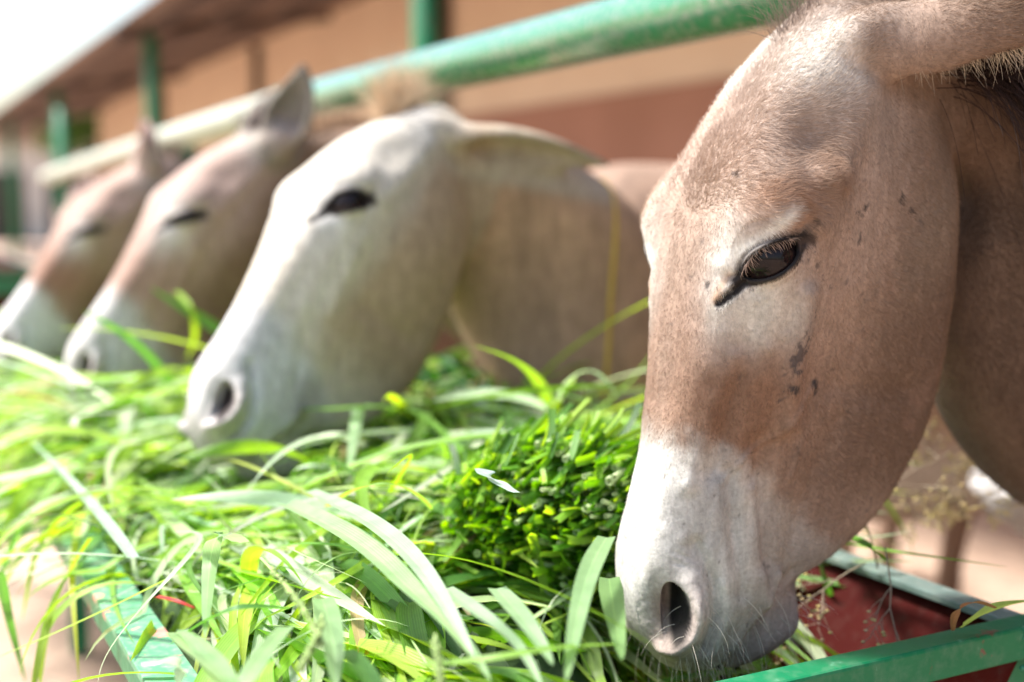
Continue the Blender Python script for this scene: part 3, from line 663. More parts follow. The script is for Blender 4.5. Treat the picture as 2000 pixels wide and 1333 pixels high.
E4 = [((.015, .045, -.045), (-.025, .045, .0), (-.065, .035, .055), (.3, -.3, .9), .036, .8), ((.015, -.055, -.065), (-.05, -.08, -.05), (-.11, -.11, -.01), (.3, .3, .9), .040, .8)]
G = 'donkeys feeding at the trough'
root2, body2, V2, rw2 = build_donkey('donkey', H2, E2, 1.34, 1.86, .007, make_paint(dict(P2, ears=E2)), MATS, 'white-faced donkey second from the right, wide dark eye and nostril, mouth full of grass', op=1.15, group=G, fat=.9, zc=.91, crest=.75, neck_mid=(.15, 2.09, 1.075), neck_w=1.2, deep=1.0)
root3, body3, V3, rw3 = build_donkey('donkey', H3, E3, 1.35, 2.50, .008, make_paint(dict(P3, ears=E3)), MATS, 'fawn donkey with one upright grey ear and nearly closed eye, behind the white-faced one', op=.35, group=G, zc=1.0, crest=.3)
root4, body4, V4, rw4 = build_donkey('donkey', H4, E4, 1.10, 3.22, .008, make_paint(dict(P4, ears=E4)), MATS, 'fawn donkey with brown nose band and white muzzle, leftmost head over the near trough', op=.3, group=G, zc=.95, crest=.3, dip=0)
H5 = Head([-2.75, 7.95, 1.33], head_frame(RX(62), RX(-6), 0))
root5, body5, V5, rw5 = build_donkey('donkey', H5, [(e[0], e[1], e[2], e[3], e[4], .8) for e in E4], 1.25, 8.6, .012, make_paint(dict(P5, ears=E4)), MATS, 'pinkish donkey standing far off at the second trough, mostly cut off by the left edge', op=.5, group='donkeys at the second trough', zc=.96)
P6 = dict(P5, base=(.6, .56, .52), muzzle=(.74, .73, .71), lip=(.66, .64, .62), muz_x=.36)
H6 = Head([1.115, 2.135, 1.205], head_frame(RX(47), RX(0), 0))
root6, body6, V6, rw6 = build_donkey('donkey', H6, E3, 2.78, 1.42, .012, make_paint(dict(P6, ears=E3)), MATS, 'rounded white muzzle of a donkey at the right edge, behind the nearest one\'s neck', op=.5, group='donkeys behind the row', zc=.96, crest=.3)
# ---------------------------------------------------------------- metal paint
def paint_mat(name, base, chip, under=(.16, .07, .05), rough=.38, chip_amt=.62, dust=(.45, .42, .36), dust_amt=.35, met=0.0, sc_=14):
    m, N, L, P = nmat(name); tc = N.new('ShaderNodeTexCoord'); o = tc.outputs['Object']
    a = noise(N, L, o, sc_, 6, .65); b = noise(N, L, o, sc_*5, 4, .6); d = noise(N, L, o, sc_*.35, 5, .6)
    va = ramp(N, d.outputs[0], L, [(.3, tuple(v*.82 for v in base)), (.7, tuple(min(1, v*1.15) for v in base))])
    r1 = ramp(N, a.outputs[0], L, [(chip_amt, (0, 0, 0)), (chip_amt + .03, (1, 1, 1))]); r2 = ramp(N, b.outputs[0], L, [(.45, (0, 0, 0)), (.7, (1, 1, 1))])
    r3 = ramp(N, b.outputs[0], L, [(.66, (0, 0, 0)), (.70, (1, 1, 1))])
    c = mixc(N, L, r3.outputs[0], va.outputs[0], chip); c = mixc(N, L, r1.outputs[0], c, under)
    m1 = N.new('ShaderNodeMath'); m1.operation = 'MULTIPLY'; L.new(r2.outputs[0], m1.inputs[0]); m1.inputs[1].default_value = dust_amt
    c = mixc(N, L, m1.outputs[0], c, dust); L.new(c, P.inputs['Base Color'])
    rr = ramp(N, b.outputs[0], L, [(.3, (rough,)*3), (.7, (min(1, rough + .25),)*3)]); L.new(rr.outputs[0], P.inputs['Roughness']); P.inputs['Metallic'].default_value = met
    bump(N, L, a.outputs[0], .25, .002, P); return m
M_green = paint_mat('green_paint', (.010, .17, .07), (.035, .25, .13), dust_amt=.12, rough=.28)
M_green_pipe = paint_mat('green_pipe_paint', (.035, .235, .10), (.36, .42, .34), under=(.26, .25, .20), chip_amt=.66, dust_amt=.6, sc_=16, rough=.12, dust=(.30, .30, .25))
M_faded = paint_mat('faded_cream_pipe', (.48, .50, .40), (.30, .40, .30), under=(.35, .30, .22), rough=.35, chip_amt=.64, dust_amt=.3)
M_rim = paint_mat('green_rim_paint', (.09, .28, .15), (.25, .38, .28), under=(.55, .20, .17), chip_amt=.60, dust_amt=.40, sc_=20)
M_red = paint_mat('red_primer', (.050, .0045, .0035), (.03, .005, .004), under=(.03, .008, .006), rough=.5, dust_amt=.03)
M_steel = paint_mat('worn_steel_rim', (.14, .20, .18), (.08, .20, .15), under=(.25, .27, .26), rough=.35, dust_amt=.25)
M_red.node_tree.nodes['Principled BSDF'].inputs['Specular IOR Level'].default_value = .05
for m_ in (M_green, M_rim): m_.node_tree.nodes['Principled BSDF'].inputs['Specular IOR Level'].default_value = .22
M_weld, N_, L_, P_ = nmat('weld_bead'); P_.inputs['Base Color'].default_value = (.015, .17, .09, 1); P_.inputs['Roughness'].default_value = .3
M_green_pipe.node_tree.nodes['Principled BSDF'].inputs['Coat Weight'].default_value = 1; M_green_pipe.node_tree.nodes['Principled BSDF'].inputs['Coat Roughness'].default_value = .15
# ---------------------------------------------------------------- the feed trough
def build_trough(n0, n1, m0, m1, label, cat_group=None, stripes=False):
    r0 = row((n0 + n1)/2, (m0 + m1)/2); root = empty('feed_trough', tuple(r0)); tag(root, label, 'feed trough', cat_group)
    def part(name, vf, mat): return mesh(name, vf[0] - r0, vf[1], mat, root, smooth=False)
    zt = .80; zb = .48; w = .040; t = .004
    def slab(pts, th):                              # sheet through 4 points (n, m, z) with thickness
        P4 = np.array([row(*p) for p in pts]); nr = norm(np.cross(P4[1] - P4[0], P4[3] - P4[0]))*th; return np.concatenate([P4, P4 + nr]), [(0, 1, 2, 3), (7, 6, 5, 4), (0, 4, 5, 1), (1, 5, 6, 2), (2, 6, 7, 3), (3, 7, 4, 0)]
    ins = .23
    part('side_panel', slab([(n0 + .010, m0 + .012, zt - .010), (n0 + .010, m1 - .012, zt - .010), (n0 + ins, m1 - .012, zb), (n0 + ins, m0 + .012, zb)], .003), M_red)
    part('side_panel', slab([(n1 - ins, m0 + .012, zb), (n1 - ins, m1 - .012, zb), (n1 - .010, m1 - .012, zt - .010), (n1 - .010, m0 + .012, zt - .010)], .003), M_red)
    for ma in (m0 + .0085, m1 - .0115): part('end_panel', slab([(n0 + .012, ma, zt - .012), (n0 + ins, ma, zb), (n1 - ins, ma, zb), (n1 - .012, ma, zt - .012)], .003), M_red)
    part('floor_panel', rowbox(n0 + ins, n1 - ins, m0 + .014, m1 - .014, zb - .006, zb - .002), M_red)
    part('rim', rowbox(n0 - .004, n0 + w, m0 + .0275, m1 - .0275, zt - .008, zt, .0012), M_rim)
    part('rim', rowbox(n1 - w + .014, n1 + .004, m0 + .0275, m1 - .0275, zt - .008, zt, .0012), M_steel)
    part('end_rail', rowbox(n0 - .004, n1 + .004, m0 - .003, m0 + .027, zt - .031, zt + .002, .003), M_green)
    part('end_rail', rowbox(n0 - .004, n1 + .004, m1 - .046, m1 + .004, zt - .050, zt + .002, .0045), M_green)
    part('skirt', rowbox(n0 - .003, n0 + .002, m0 + .052, m1 - .052, zt - .030, zt - .0085), M_green)
    part('skirt', rowbox(n1 - .002, n1 + .003, m0 + .052, m1 - .052, zt - .030, zt - .0085), M_green)
    if stripes:
        part('painted_band', rowbox(n0 + .01, n1 - .01, m0 + .004, m0 + .009, zt - .16, zt - .052), M_green); 
    for mm in (m0 + .03, m1 - .03):
        for nn in (n0 + .022, n1 - .022): part('leg', rowbox(nn - .022, nn + .022, mm - .020, mm + .020, 0, zt - .0315, .003), M_green)
    for mm in np.linspace(m0, m1, 5)[1:-1]:
        for nn in (n0 + ins + .03, n1 - ins - .03): part('leg', rowbox(nn - .022, nn + .022, mm - .020, mm + .020, 0, zb - .0065, .003), M_green)
    return root, r0
tr, tr0 = build_trough(.192, .985, .778, 4.25, 'long green steel feed trough with a red inside, heaped with cut grass')
# weld beads at the near right corner
r = np.random.default_rng(21); parts = []
for k in range(34):
    a = k/33; p = row(.955 + .030*a + .004*math.sin(a*9), .7745 - .001*math.cos(a*7), .800 - .05*a) + NH*r.normal(0, .003) ; parts.append(ell_vf(p, (.0045 + .003*r.random(), .0045 + .002*r.random(), .0035), None, 10, 7))
for k in range(14): parts.append(ell_vf(row(.952 + .035*r.random(), .7745, .80 - .05*r.random()), (.004, .003, .0035), None, 8, 6))
v, f = join(parts); mesh('weld_bead', v - tr0, f, M_weld, tr)
tr2, tr20 = build_trough(.213, .985, 8.3, 11.5, 'second green and red feed trough far off at the left edge, behind the furthest heads', stripes=True)
# ---------------------------------------------------------------- rail over the trough
BAR_N, BAR_Z, BAR_R = .95, 1.449, .0425
r0 = row(BAR_N, 3, 0); rail = empty('feeding_rail', tuple(r0)); tag(rail, 'thick round green pipe rail with worn paint running above the trough behind the heads', 'rail')
bz = lambda m: BAR_Z - (.0 if m < 3.0 else .014*(m - 3.0)**1.2)
for ma, mb, mt in ((-1.6, 3.05, M_green_pipe), (3.052, 7.7, M_faded)):
    v, f = tube_vf([row(BAR_N, m, bz(m)) for m in np.linspace(ma, mb, 40)], BAR_R, 40); mesh('pipe', v - r0, f, mt, rail)
v, f = tube_vf([row(BAR_N, m, bz(m)) for m in (3.02, 3.04, 3.06, 3.08)], BAR_R + .004, 40); mesh('pipe_joint', v - r0, f, M_green_pipe, rail)
for m_ in (-1.5, 4.45, 7.6):
    v, f = tube_vf([row(BAR_N + .075, m_, 0), row(BAR_N + .075, m_, 1.0), row(BAR_N + .075, m_, 1.41 if m_ < 7 else 1.75)], .030, 20); mesh('post', v - r0, f, M_green, rail)
# ---------------------------------------------------------------- ground, veranda building
M_ground, N, L, P = nmat('packed_earth'); tc = N.new('ShaderNodeTexCoord'); o = tc.outputs['Object']
a = noise(N, L, o, .9, 6, .6); b = noise(N, L, o, 14, 8, .7); ca = ramp(N, a.outputs[0], L, [(.3, (.40, .28, .205)), (.55, (.50, .355, .265)), (.75, (.58, .43, .335))]); cb = ramp(N, b.outputs[0], L, [(.3, (.75, .75, .75)), (.7, (1.15, 1.15, 1.15))])
L.new(mixc(N, L, 1.0, ca.outputs[0], cb.outputs[0], 'MULTIPLY'), P.inputs['Base Color']); P.inputs['Roughness'].default_value = .95; bump(N, L, b.outputs[0], .6, .02, P)
n_ = 90; gx = np.sign(np.linspace(-1, 1, n_))*np.abs(np.linspace(-1, 1, n_))**3*260; X, Y = np.meshgrid(gx, gx); Z = .012*vnoise(np.c_[X.ravel(), Y.ravel(), 0*X.ravel()], 1.3).reshape(X.shape)*(np.hypot(X, Y) < 40) - .012
V = np.c_[X.ravel(), Y.ravel() + 3, Z.ravel()]; F = [(i*n_ + j, i*n_ + j + 1, (i+1)*n_ + j + 1, (i+1)*n_ + j) for i in range(n_ - 1) for j in range(n_ - 1)]
tag(mesh('ground', V, F, M_ground), kind='structure')
def plaster(name, c0, c1, s=1.2):
    m, N, L, P = nmat(name); tc = N.new('ShaderNodeTexCoord'); a = noise(N, L, tc.outputs['Object'], s, 6, .65); b = noise(N, L, tc.outputs['Object'], 25, 4)
    ca = ramp(N, a.outputs[0], L, [(.3, c0), (.7, c1)]); L.new(ca.outputs[0], P.inputs['Base Color']); P.inputs['Roughness'].default_value = .9; bump(N, L, b.outputs[0], .3, .01, P); return m
M_tan = plaster('tan_plaster', (.66, .48, .33), (.74, .56, .39)); M_brown = plaster('brown_dado', (.31, .145, .09), (.39, .19, .125)); M_tan2 = plaster('upper_plaster', (.56, .39, .29), (.64, .46, .34)); M_wood = plaster('dark_timber', (.07, .045, .035), (.11, .07, .055), 5)
WN = 4.2
b0 = row(WN, 8); bl = empty('stable_building', tuple(b0)); tag(bl, 'long stable building with tan plaster over a brown dado and a tin veranda roof', 'building')
def bpart(name, vf, mat, smooth=False): return mesh(name, vf[0] - b0, vf[1], mat, bl, smooth=smooth)
bpart('dado', rowbox(WN - .02, WN + .3, -9, 25.8, 0, 1.89), M_brown)
bpart('wall', rowbox(WN, WN + .3, -9, 25.8, 1.89, 3.25), M_tan)
#bpart('upper_band', rowbox(WN - .012, WN, 7.6, 25.8, 2.30, 3.04), M_tan2)
for m_ in (3.9, 9.1, 14.4, 19.7): bpart('dark_upright', tube_vf([row(WN - .06, m_, .0), row(WN - .06, m_, 1.5), row(WN - .06, m_, 3.05)], .055, 14), M_wood, True)  # thin dark brown tubes standing along the wall
for m_ in (-7.2, -.82, 5.57, 11.96, 18.35, 24.7):
    bpart('veranda_post', tube_vf([row(2.44, m_, 0), row(2.44, m_, 1.4), row(2.44, m_, 2.84)], .068, 24), M_green, True)
    bpart('rafter', (lambda a: (a[0], a[1]))(tube_vf([row(2.1, m_, 2.76), row(3.2, m_, 2.93), row(4.2, m_, 3.08)], .05, 8)), M_wood)
for n__, z__ in ((2.44, 2.85), (3.0, 2.94), (3.6, 3.03)): bpart('purlin', rowbox(n__ - .04, n__ + .04, -9, 27, z__ - .07, z__ + .0), M_wood)
# corrugated tin roof
M_tin = paint_mat('rusty_tin', (.20, .13, .10), (.28, .24, .22), under=(.16, .08, .05), rough=.55, dust_amt=.3, met=.3, sc_=2.0)
mm = np.arange(-9, 40, .019); cor = .012*np.cos(mm*2*np.pi/.076); ns = np.linspace(2.12, 6.4, 12); R1 = []
for nn in ns: R1.append(np.array([row(nn, a, 2.80 + (nn - 2.12)*.135 + .04 + c) for a, c in zip(mm, cor)]))
R1 = np.array(R1); K = len(mm); Vt = np.concatenate([R1.reshape(-1, 3), R1.reshape(-1, 3) + UP*.004]); nq = len(ns)*K
F = []; idx = lambda i, j, u: u*nq + i*K + j
for i in range(len(ns) - 1):
    for j in range(K - 1): F.append((idx(i, j, 0), idx(i, j+1, 0), idx(i+1, j+1, 0), idx(i+1, j, 0))); F.append((idx(i, j, 1), idx(i+1, j, 1), idx(i+1, j+1, 1), idx(i, j+1, 1)))
for j in range(K - 1): F.append((idx(0, j, 0), idx(0, j, 1), idx(0, j+1, 1), idx(0, j+1, 0)))
bpart('roof', (Vt, F), M_tin, True)
# ---------------------------------------------------------------- far things at the left
M_cream = plaster('cream_wall', (.62, .55, .47), (.72, .66, .58)); M_dark, N, L, P = nmat('doorway_shade'); P.inputs['Base Color'].default_value = (.05, .035, .025, 1)
f0 = row(4.0, 44); fb = empty('outbuilding', tuple(f0)); tag(fb, 'pale cream outbuilding with a dark doorway, blurred far behind the trough', 'building')
def fpart(name, vf, mat): return mesh(name, vf[0] - f0, vf[1], mat, fb, smooth=False)
fpart('wall', rowbox(-9, 7, 44, 44.3, 0, 3.3), M_cream); fpart('roof', rowbox(-9.6, 7.6, 43.4, 48.6, 3.305, 3.5), M_tin); fpart('wall', rowbox(-9, -8.7, 44.305, 48, 0, 3.3), M_cream); fpart('wall', rowbox(6.7, 7, 44.305, 48, 0, 3.3), M_cream)
for nn in (-6, -1.5, 3.6, 5.4): fpart('doorway_panel', rowbox(nn, nn + 1.1, 43.96, 43.995, 0, 2.3), M_dark)  # flat dark panels on the wall stand in for the shade inside open doorways
# tree behind the roof end
M_leaf, N, L, P = nmat('foliage'); a = N.new('ShaderNodeAttribute'); a.attribute_name = 'Col'; L.new(a.outputs['Color'], P.inputs['Base Color']); P.inputs['Roughness'].default_value = .6
M_bark = plaster('bark', (.10, .07, .05), (.16, .12, .09), 6)
def tree(p, h, cr, label, seed, kindn='tree'):
    r = np.random.default_rng(seed); t = empty(kindn, tuple(p)); tag(t, label, 'tree' if kindn == 'tree' else 'bush')
    pr = [tube_vf([(0, 0, 0), (.05, .03, h*.4), (.0, .1, h*.75)], [.14*h/4, .11*h/4, .05*h/4], 10)]; cl = []
    for k in range(7):
        a = k*2.4; e = np.array([math.cos(a)*cr*.6, math.sin(a)*cr*.6, h*(.62 + .3*r.random())]); pr.append(tube_vf([(0, 0, h*.38), tuple(e*.5 + np.array([0, 0, h*.25])), tuple(e)], [.06*h/4, .04*h/4, .015], 8)); cl.append(e)
    v, f = join(pr); mesh('trunk', v, f, M_bark, t)
    n = 3500; ci = r.integers(0, 7, n); C = np.array(cl)[ci] + r.normal(0, 1, (n, 3))*cr*.27; s = .10*h/4; d1 = norm(r.normal(size=(n, 3))); d2 = norm(np.cross(d1, r.normal(size=(n, 3))))
    Vq = np.stack([C - d1*s, C + d2*s*.5, C + d1*s, C - d2*s*.5], 1).reshape(-1, 3); Fq = np.arange(n*4).reshape(-1, 4); me = fastmesh('crown', Vq, Fq, M_leaf, False)
    setcol(me, np.repeat(np.array([.10, .22, .03])*r.uniform(.5, 1.8, (n, 1)), 4, 0)); o = link(bpy.data.objects.new('crown', me), t); return t
tree(row(4.75, 29.5), 4.4, 1.0, 'bright green leafy tree beyond the end of the stable roof', 5)
tree(row(-3.5, 50), 6, 2.6, 'leafy tree beyond the pale outbuilding, left of the stable', 6)
# ---------------------------------------------------------------- cut grass
M_grass, N, L, P = nmat('grass_leaf'); a = N.new('ShaderNodeAttribute'); a.attribute_name = 'Col'; vv = N.new('ShaderNodeAttribute'); vv.attribute_name = 'across'
wv = N.new('ShaderNodeMath'); wv.operation = 'SINE'; ml = N.new('ShaderNodeMath'); ml.operation = 'MULTIPLY'; ml.inputs[1].default_value = 34.0; L.new(vv.outputs['Fac'], ml.inputs[0]); L.new(ml.outputs[0], wv.inputs[0])
tc = N.new('ShaderNodeTexCoord'); n1 = noise(N, L, tc.outputs['Object'], 35, 3); rv = ramp(N, n1.outputs[0], L, [(.3, (.82, .84, .8)), (.7, (1.12, 1.08, 1.1))])
rs = ramp(N, wv.outputs[0], L, [(0, (.86, .88, .86)), (1, (1.06, 1.05, 1.08))]); c = mixc(N, L, 1.0, a.outputs['Color'], rs.outputs[0], 'MULTIPLY'); c = mixc(N, L, 1.0, c, rv.outputs[0], 'MULTIPLY')
ab = N.new('ShaderNodeMath'); ab.operation = 'ABSOLUTE'; L.new(vv.outputs['Fac'], ab.inputs[0]); rm = ramp(N, ab.outputs[0], L, [(.04, (1.25, 1.22, 1.2)), (.10, (1, 1, 1))]); c = mixc(N, L, 1.0, c, rm.outputs[0], 'MULTIPLY')
L.new(c, P.inputs['Base Color']); P.inputs['Roughness'].default_value = .42; P.inputs['Specular IOR Level'].default_value = .55
bump(N, L, wv.outputs[0], .25, .0006, P)
tr_ = N.new('ShaderNodeBsdfTranslucent'); hs = N.new('ShaderNodeHueSaturation'); hs.inputs['Hue'].default_value = .485; hs.inputs['Saturation'].default_value = 1.15; hs.inputs['Value'].default_value = 1.7; L.new(c, hs.inputs['Color']); L.new(hs.outputs[0], tr_.inputs[0])
mx = N.new('ShaderNodeMixShader'); mx.inputs[0].default_value = .45; L.new(P.outputs[0], mx.inputs[1]); L.new(tr_.outputs[0], mx.inputs[2]); out = [q for q in N if q.type == 'OUTPUT_MATERIAL'][0]; L.new(mx.outputs[0], out.inputs[0])
TN0, TN1, TM0, TM1 = .192, .985, .778, 4.25
def heap_z(n, m):
    """height of the heap over the trough"""
    P = np.c_[n, m, 0*n]; h = .800 + .022*vnoise(P, .35) + .014*vnoise(P + 5, .13)
    h = h + .040*np.exp(-((n - .58)/.22)**2) + .02*sstep(1.35, 1.8, m) - .05*sstep(2.2, 3.2, m) - .03*sstep(.32, .22, n)
    h = h + .045*np.exp(-(((n - .86)/.12)**2 + ((m - 1.75)/.35)**2))
    h = h - .34*sstep(.62, .74, n)*sstep(1.32, 1.02, m) - .10*sstep(1.0, .82, m)*sstep(.5, .62, n)
    for H_ in (H1, H2, H3, H4):                       # the muzzles press it down
        q = H_.w((.58, 0, -.10)); qn, qm = q @ NH, q @ MH; h = h - np.maximum(0, h - (q[2] - (.085 if H_ is H1 else .070)))*np.exp(-(((n - qn)/.15)**2 + ((m - qm)/.15)**2))
    return h
# filler mound under the loose leaves, coloured near black to shade their gaps
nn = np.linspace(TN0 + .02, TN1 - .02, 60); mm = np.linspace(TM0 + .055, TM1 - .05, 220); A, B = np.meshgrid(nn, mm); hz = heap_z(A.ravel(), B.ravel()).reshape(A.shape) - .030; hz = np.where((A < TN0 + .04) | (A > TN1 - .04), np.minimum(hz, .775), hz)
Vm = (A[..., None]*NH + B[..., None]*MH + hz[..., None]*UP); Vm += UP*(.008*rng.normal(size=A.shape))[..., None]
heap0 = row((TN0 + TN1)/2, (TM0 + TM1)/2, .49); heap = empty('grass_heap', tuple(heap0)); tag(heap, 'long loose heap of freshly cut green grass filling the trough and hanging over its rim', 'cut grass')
M_mound = plaster('grass_shade_filler', (.012, .030, .006), (.03, .07, .012), 30)  # near-black green gives the shade between the leaves
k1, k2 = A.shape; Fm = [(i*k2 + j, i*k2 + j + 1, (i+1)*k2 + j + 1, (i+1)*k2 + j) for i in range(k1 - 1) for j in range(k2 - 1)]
o = mesh('grass_shade_filler', Vm.reshape(-1, 3) - heap0, Fm, M_mound, heap); o['kind'] = 'stuff'
KR = 15
def blades(n, m, z, az, el, ln, wd, droop, curl, twist, lay=None, seed=0, fold=.35):
    """vectorised leaves: centre lines integrated from heading and droop, kept above the heap"""
    N_ = len(n); s = np.linspace(0, 1, KR); ds = ln/(KR - 1); p = np.stack([n, m, z], 1).astype(float); C = np.empty((N_, KR, 3)); D = np.empty((N_, KR, 3)); A_ = az.copy(); E_ = el.copy()
    for i in range(KR):
        C[:, i] = p; ce = np.cos(E_); d = np.stack([np.cos(A_)*ce, np.sin(A_)*ce, np.sin(E_)], 1); D[:, i] = d
        p = p + d*ds[:, None]; A_ = A_ + curl/(KR - 1); E_ = E_ - droop/(KR - 1)*(1 + .8*s[i]); E_ = np.maximum(E_, -1.35)
        inside = (p[:, 0] > TN0 - .01) & (p[:, 0] < TN1 + .01) & (p[:, 1] > TM0) & (p[:, 1] < TM1)
        if lay is not None:
            fl = heap_z(p[:, 0], p[:, 1]) + lay; fl = np.where(p[:, 0] < TN0 + .03, np.maximum(fl, .803), fl)
            low = inside & (p[:, 2] < fl); p[:, 2] = np.where(low, fl, p[:, 2]); E_ = np.where(low, np.maximum(E_, -.05), E_)
    W = C[..., :1]*NH + C[..., 1:2]*MH + C[..., 2:3]*UP; T = norm(np.gradient(W, axis=1))
    side = norm(np.cross(T, UP + 0*T)); nr = norm(np.cross(side, T)); tw = twist[:, None]*(s[None] - .2); ct, st = np.cos(tw)[..., None], np.sin(tw)[..., None]
    side, nr = side*ct + nr*st, nr*ct - side*st
    prof = np.minimum(1, .45 + 2.2*s)*np.clip(1 - s**2.6, 0, 1)**.75; hw = (wd[:, None]*prof[None])[..., None]*.5
    V = np.stack([W - side*hw + nr*hw*fold, W, W + side*hw + nr*hw*fold], 2)          # (N,KR,3,3)
    return V
_q = np.arange(KR - 1)[:, None]*3 + np.array([0, 1])[None]; _q = _q.ravel(); BF = np.stack([_q, _q + 1, _q + 4, _q + 3], 1)
def blade_mesh(name, V, col, sub=None):
    N_ = len(V); Vf = V.reshape(-1, 3); F = (BF[None] + (np.arange(N_)*KR*3)[:, None, None]).reshape(-1, 4); me = fastmesh(name, Vf - heap0, F, M_grass)
    grad = np.linspace(1.12, .96, KR)[None, :, None, None]; C = np.broadcast_to(col[:, None, None, :]*grad, (N_, KR, 3, 3)).reshape(-1, 3); setcol(me, C)
    setfloat(me, np.tile(np.array([-1, 0, 1.]), N_*KR), 'across'); return me
GREENS = np.array([(.12, .29, .035), (.22, .44, .05), (.33, .55, .06), (.42, .58, .24), (.52, .66, .38), (.42, .60, .07), (.06, .17, .025), (.42, .33, .15)])
GREENS = np.clip(GREENS*np.array([1.12, 1.0, 1.35]), 0, .8)
GP = np.array([.18, .24, .17, .14, .12, .06, .065, .025])
def gcol(n, r): c = GREENS[r.choice(len(GREENS), n, p=GP/GP.sum())]*r.uniform(.8, 1.2, (n, 1)); return np.clip(c*(1 + r.normal(0, .05, (n, 3))), 0, 1)
def scatter(cnt, m0, m1, seed, wmul=1.0, lmul=1.1, n0=.24, n1=.96):
    r = np.random.default_rng(seed); n = r.uniform(n0, n1, cnt); m = r.uniform(m0, m1, cnt); n = np.maximum(n, np.where(m < 2.4, .275 + .05*r.random(cnt), n))
    keep = ~((n > .66) & (m < 1.22)) & ~((n > .60) & (m < .92)); n, m = n[keep], m[keep]; N_ = len(n)
    lay = r.uniform(-.030, .020, N_); az = np.where(r.random(N_) < .6, r.normal(-1.9, .75, N_), r.uniform(-np.pi, np.pi, N_)); el = r.normal(.06, .22, N_); ln = r.uniform(.14, .42, N_)*lmul
    wd = np.where(r.random(N_) < .45, r.uniform(.010, .021, N_), r.uniform(.003, .010, N_))*wmul; dr = r.uniform(.2, 1.5, N_); cu = r.normal(0, .8, N_); tw = r.normal(0, 1.1, N_)
    z = heap_z(n, m) + lay
    # nothing starts by growing out over the open end
    V = blades(n, m, z, az, el, ln, wd, dr, cu, tw, lay, seed); return V, gcol(N_, r), r
def at(px, py, z):
    u = (px - 1000)/FPX; v = (666 - py)/FPX; d = np.array([u, math.cos(PITCH) + v*math.sin(PITCH), -math.sin(PITCH) + v*math.cos(PITCH)]); return np.array([0, 0, CAM_Z]) + d*((z - CAM_Z)/d[2])
SH0 = at(1045, 1005, .892)
def clear_of_heads(V, col):
    """drop leaves that would run through a head"""
    Wn, Wm, Wz = (V[:, :, 1] @ NH), (V[:, :, 1] @ MH), V[:, :, 1, 2]; ok = ~(((Wn > .47) & (Wm < .89) & (Wz > .822)).any(1)) & ~(((Wn > .70) & (Wm < 1.12) & (Wz > .79)).any(1) & (np.random.default_rng(len(V) + 1).random(len(V)) > .12)); q = SH0 + np.array([-.01, -.06, -.01]); Wc = V[:, :, 1].reshape(-1, 3); d_ = (Wc - q)/np.array([.105, .11, .075]); r2 = np.random.default_rng(len(V)).random(len(V)); ok &= ~((((d_**2).sum(1) < 1).reshape(len(V), KR).any(1)) & (r2 > .05))
    for H_ in (H1, H2, H3, H4):
        Lp = H_.l(V[:, :, 1].reshape(-1, 3)); zb_ = np.interp(Lp[:, 0], HEAD_X, ZB); zt_ = np.interp(Lp[:, 0], HEAD_X, [t[0] for t in HEAD_T]); ins = (Lp[:, 0] > -.05) & (Lp[:, 0] < .60) & (np.abs(Lp[:, 1]) < .062 + .03*(Lp[:, 0] < .4)) & (Lp[:, 2] < zt_ + .004) & (Lp[:, 2] > zb_ - .004)
        ok &= ~ins.reshape(len(V), KR).any(1)
        q = H_.w((.575, 0, -.09)); Wc = V[:, :, 1].reshape(-1, 3); nr_ = (np.linalg.norm((Wc - q)[:, :2], axis=1) < (.25 if H_ is H1 else .13)) & (Wc[:, 2] > q[2] - .068) & ((Wc - q) @ MH < .04); ok &= ~nr_.reshape(len(V), KR).any(1)
    return V[ok], col[ok]
V, c, r = scatter(4300, .84, 1.75, 35, 1.3, 1.25); V, c = clear_of_heads(V, c)
over = ((V[:, :, 1] @ NH) < TN0 + .045).sum(1); k = (over < 1) | (r.random(len(V)) < .03); V, c = V[k], c[k]
# the largest-looking leaves are objects of their own
cen = V[:, 7, 1]; dist = np.linalg.norm(cen - np.array([0, 0, 1.2]), axis=1); wid = np.linalg.norm(V[:, 6, 0] - V[:, 6, 2], axis=1); hgt = cen[:, 2] - heap_z(cen @ NH, cen @ MH); score = wid/dist*(hgt > .004)*(dist < 1.7); top = np.argsort(-score)[:230]
msk = np.zeros(len(V), bool); msk[top] = True
for i in top: link(bpy.data.objects.new('grass_leaf', blade_mesh('grass_leaf', V[i:i+1], c[i:i+1])), heap)
allV = [V[~msk]]; allC = [c[~msk]]
for cnt, a_, b_, sd, wm, lm in ((3600, 1.7, 2.7, 32, 1.3, 1.15), (3000, 2.6, 4.2, 33, 1.4, 1.1)):
    V, c, r = scatter(cnt, a_, b_, sd, wm, lm); V, c = clear_of_heads(V, c); allV.append(V); allC.append(c)
# fine strands and stems
r = np.random.default_rng(40); cnt = 1300; n = r.uniform(.36, .94, cnt); m = r.uniform(.84, 2.4, cnt); k = ~((n > .64) & (m < 1.22)); n, m = n[k], m[k]; N_ = len(n); lay = r.uniform(-.02, .035, N_)
V = blades(n, m, heap_z(n, m) + lay, r.uniform(-np.pi, np.pi, N_), r.normal(.25, .3, N_), r.uniform(.08, .26, N_), r.uniform(.0012, .0028, N_), r.uniform(.2, 2.2, N_), r.normal(0, .8, N_), r.normal(0, 1, N_), lay); V, c = clear_of_heads(V, gcol(N_, r)); allV.append(V); allC.append(c)
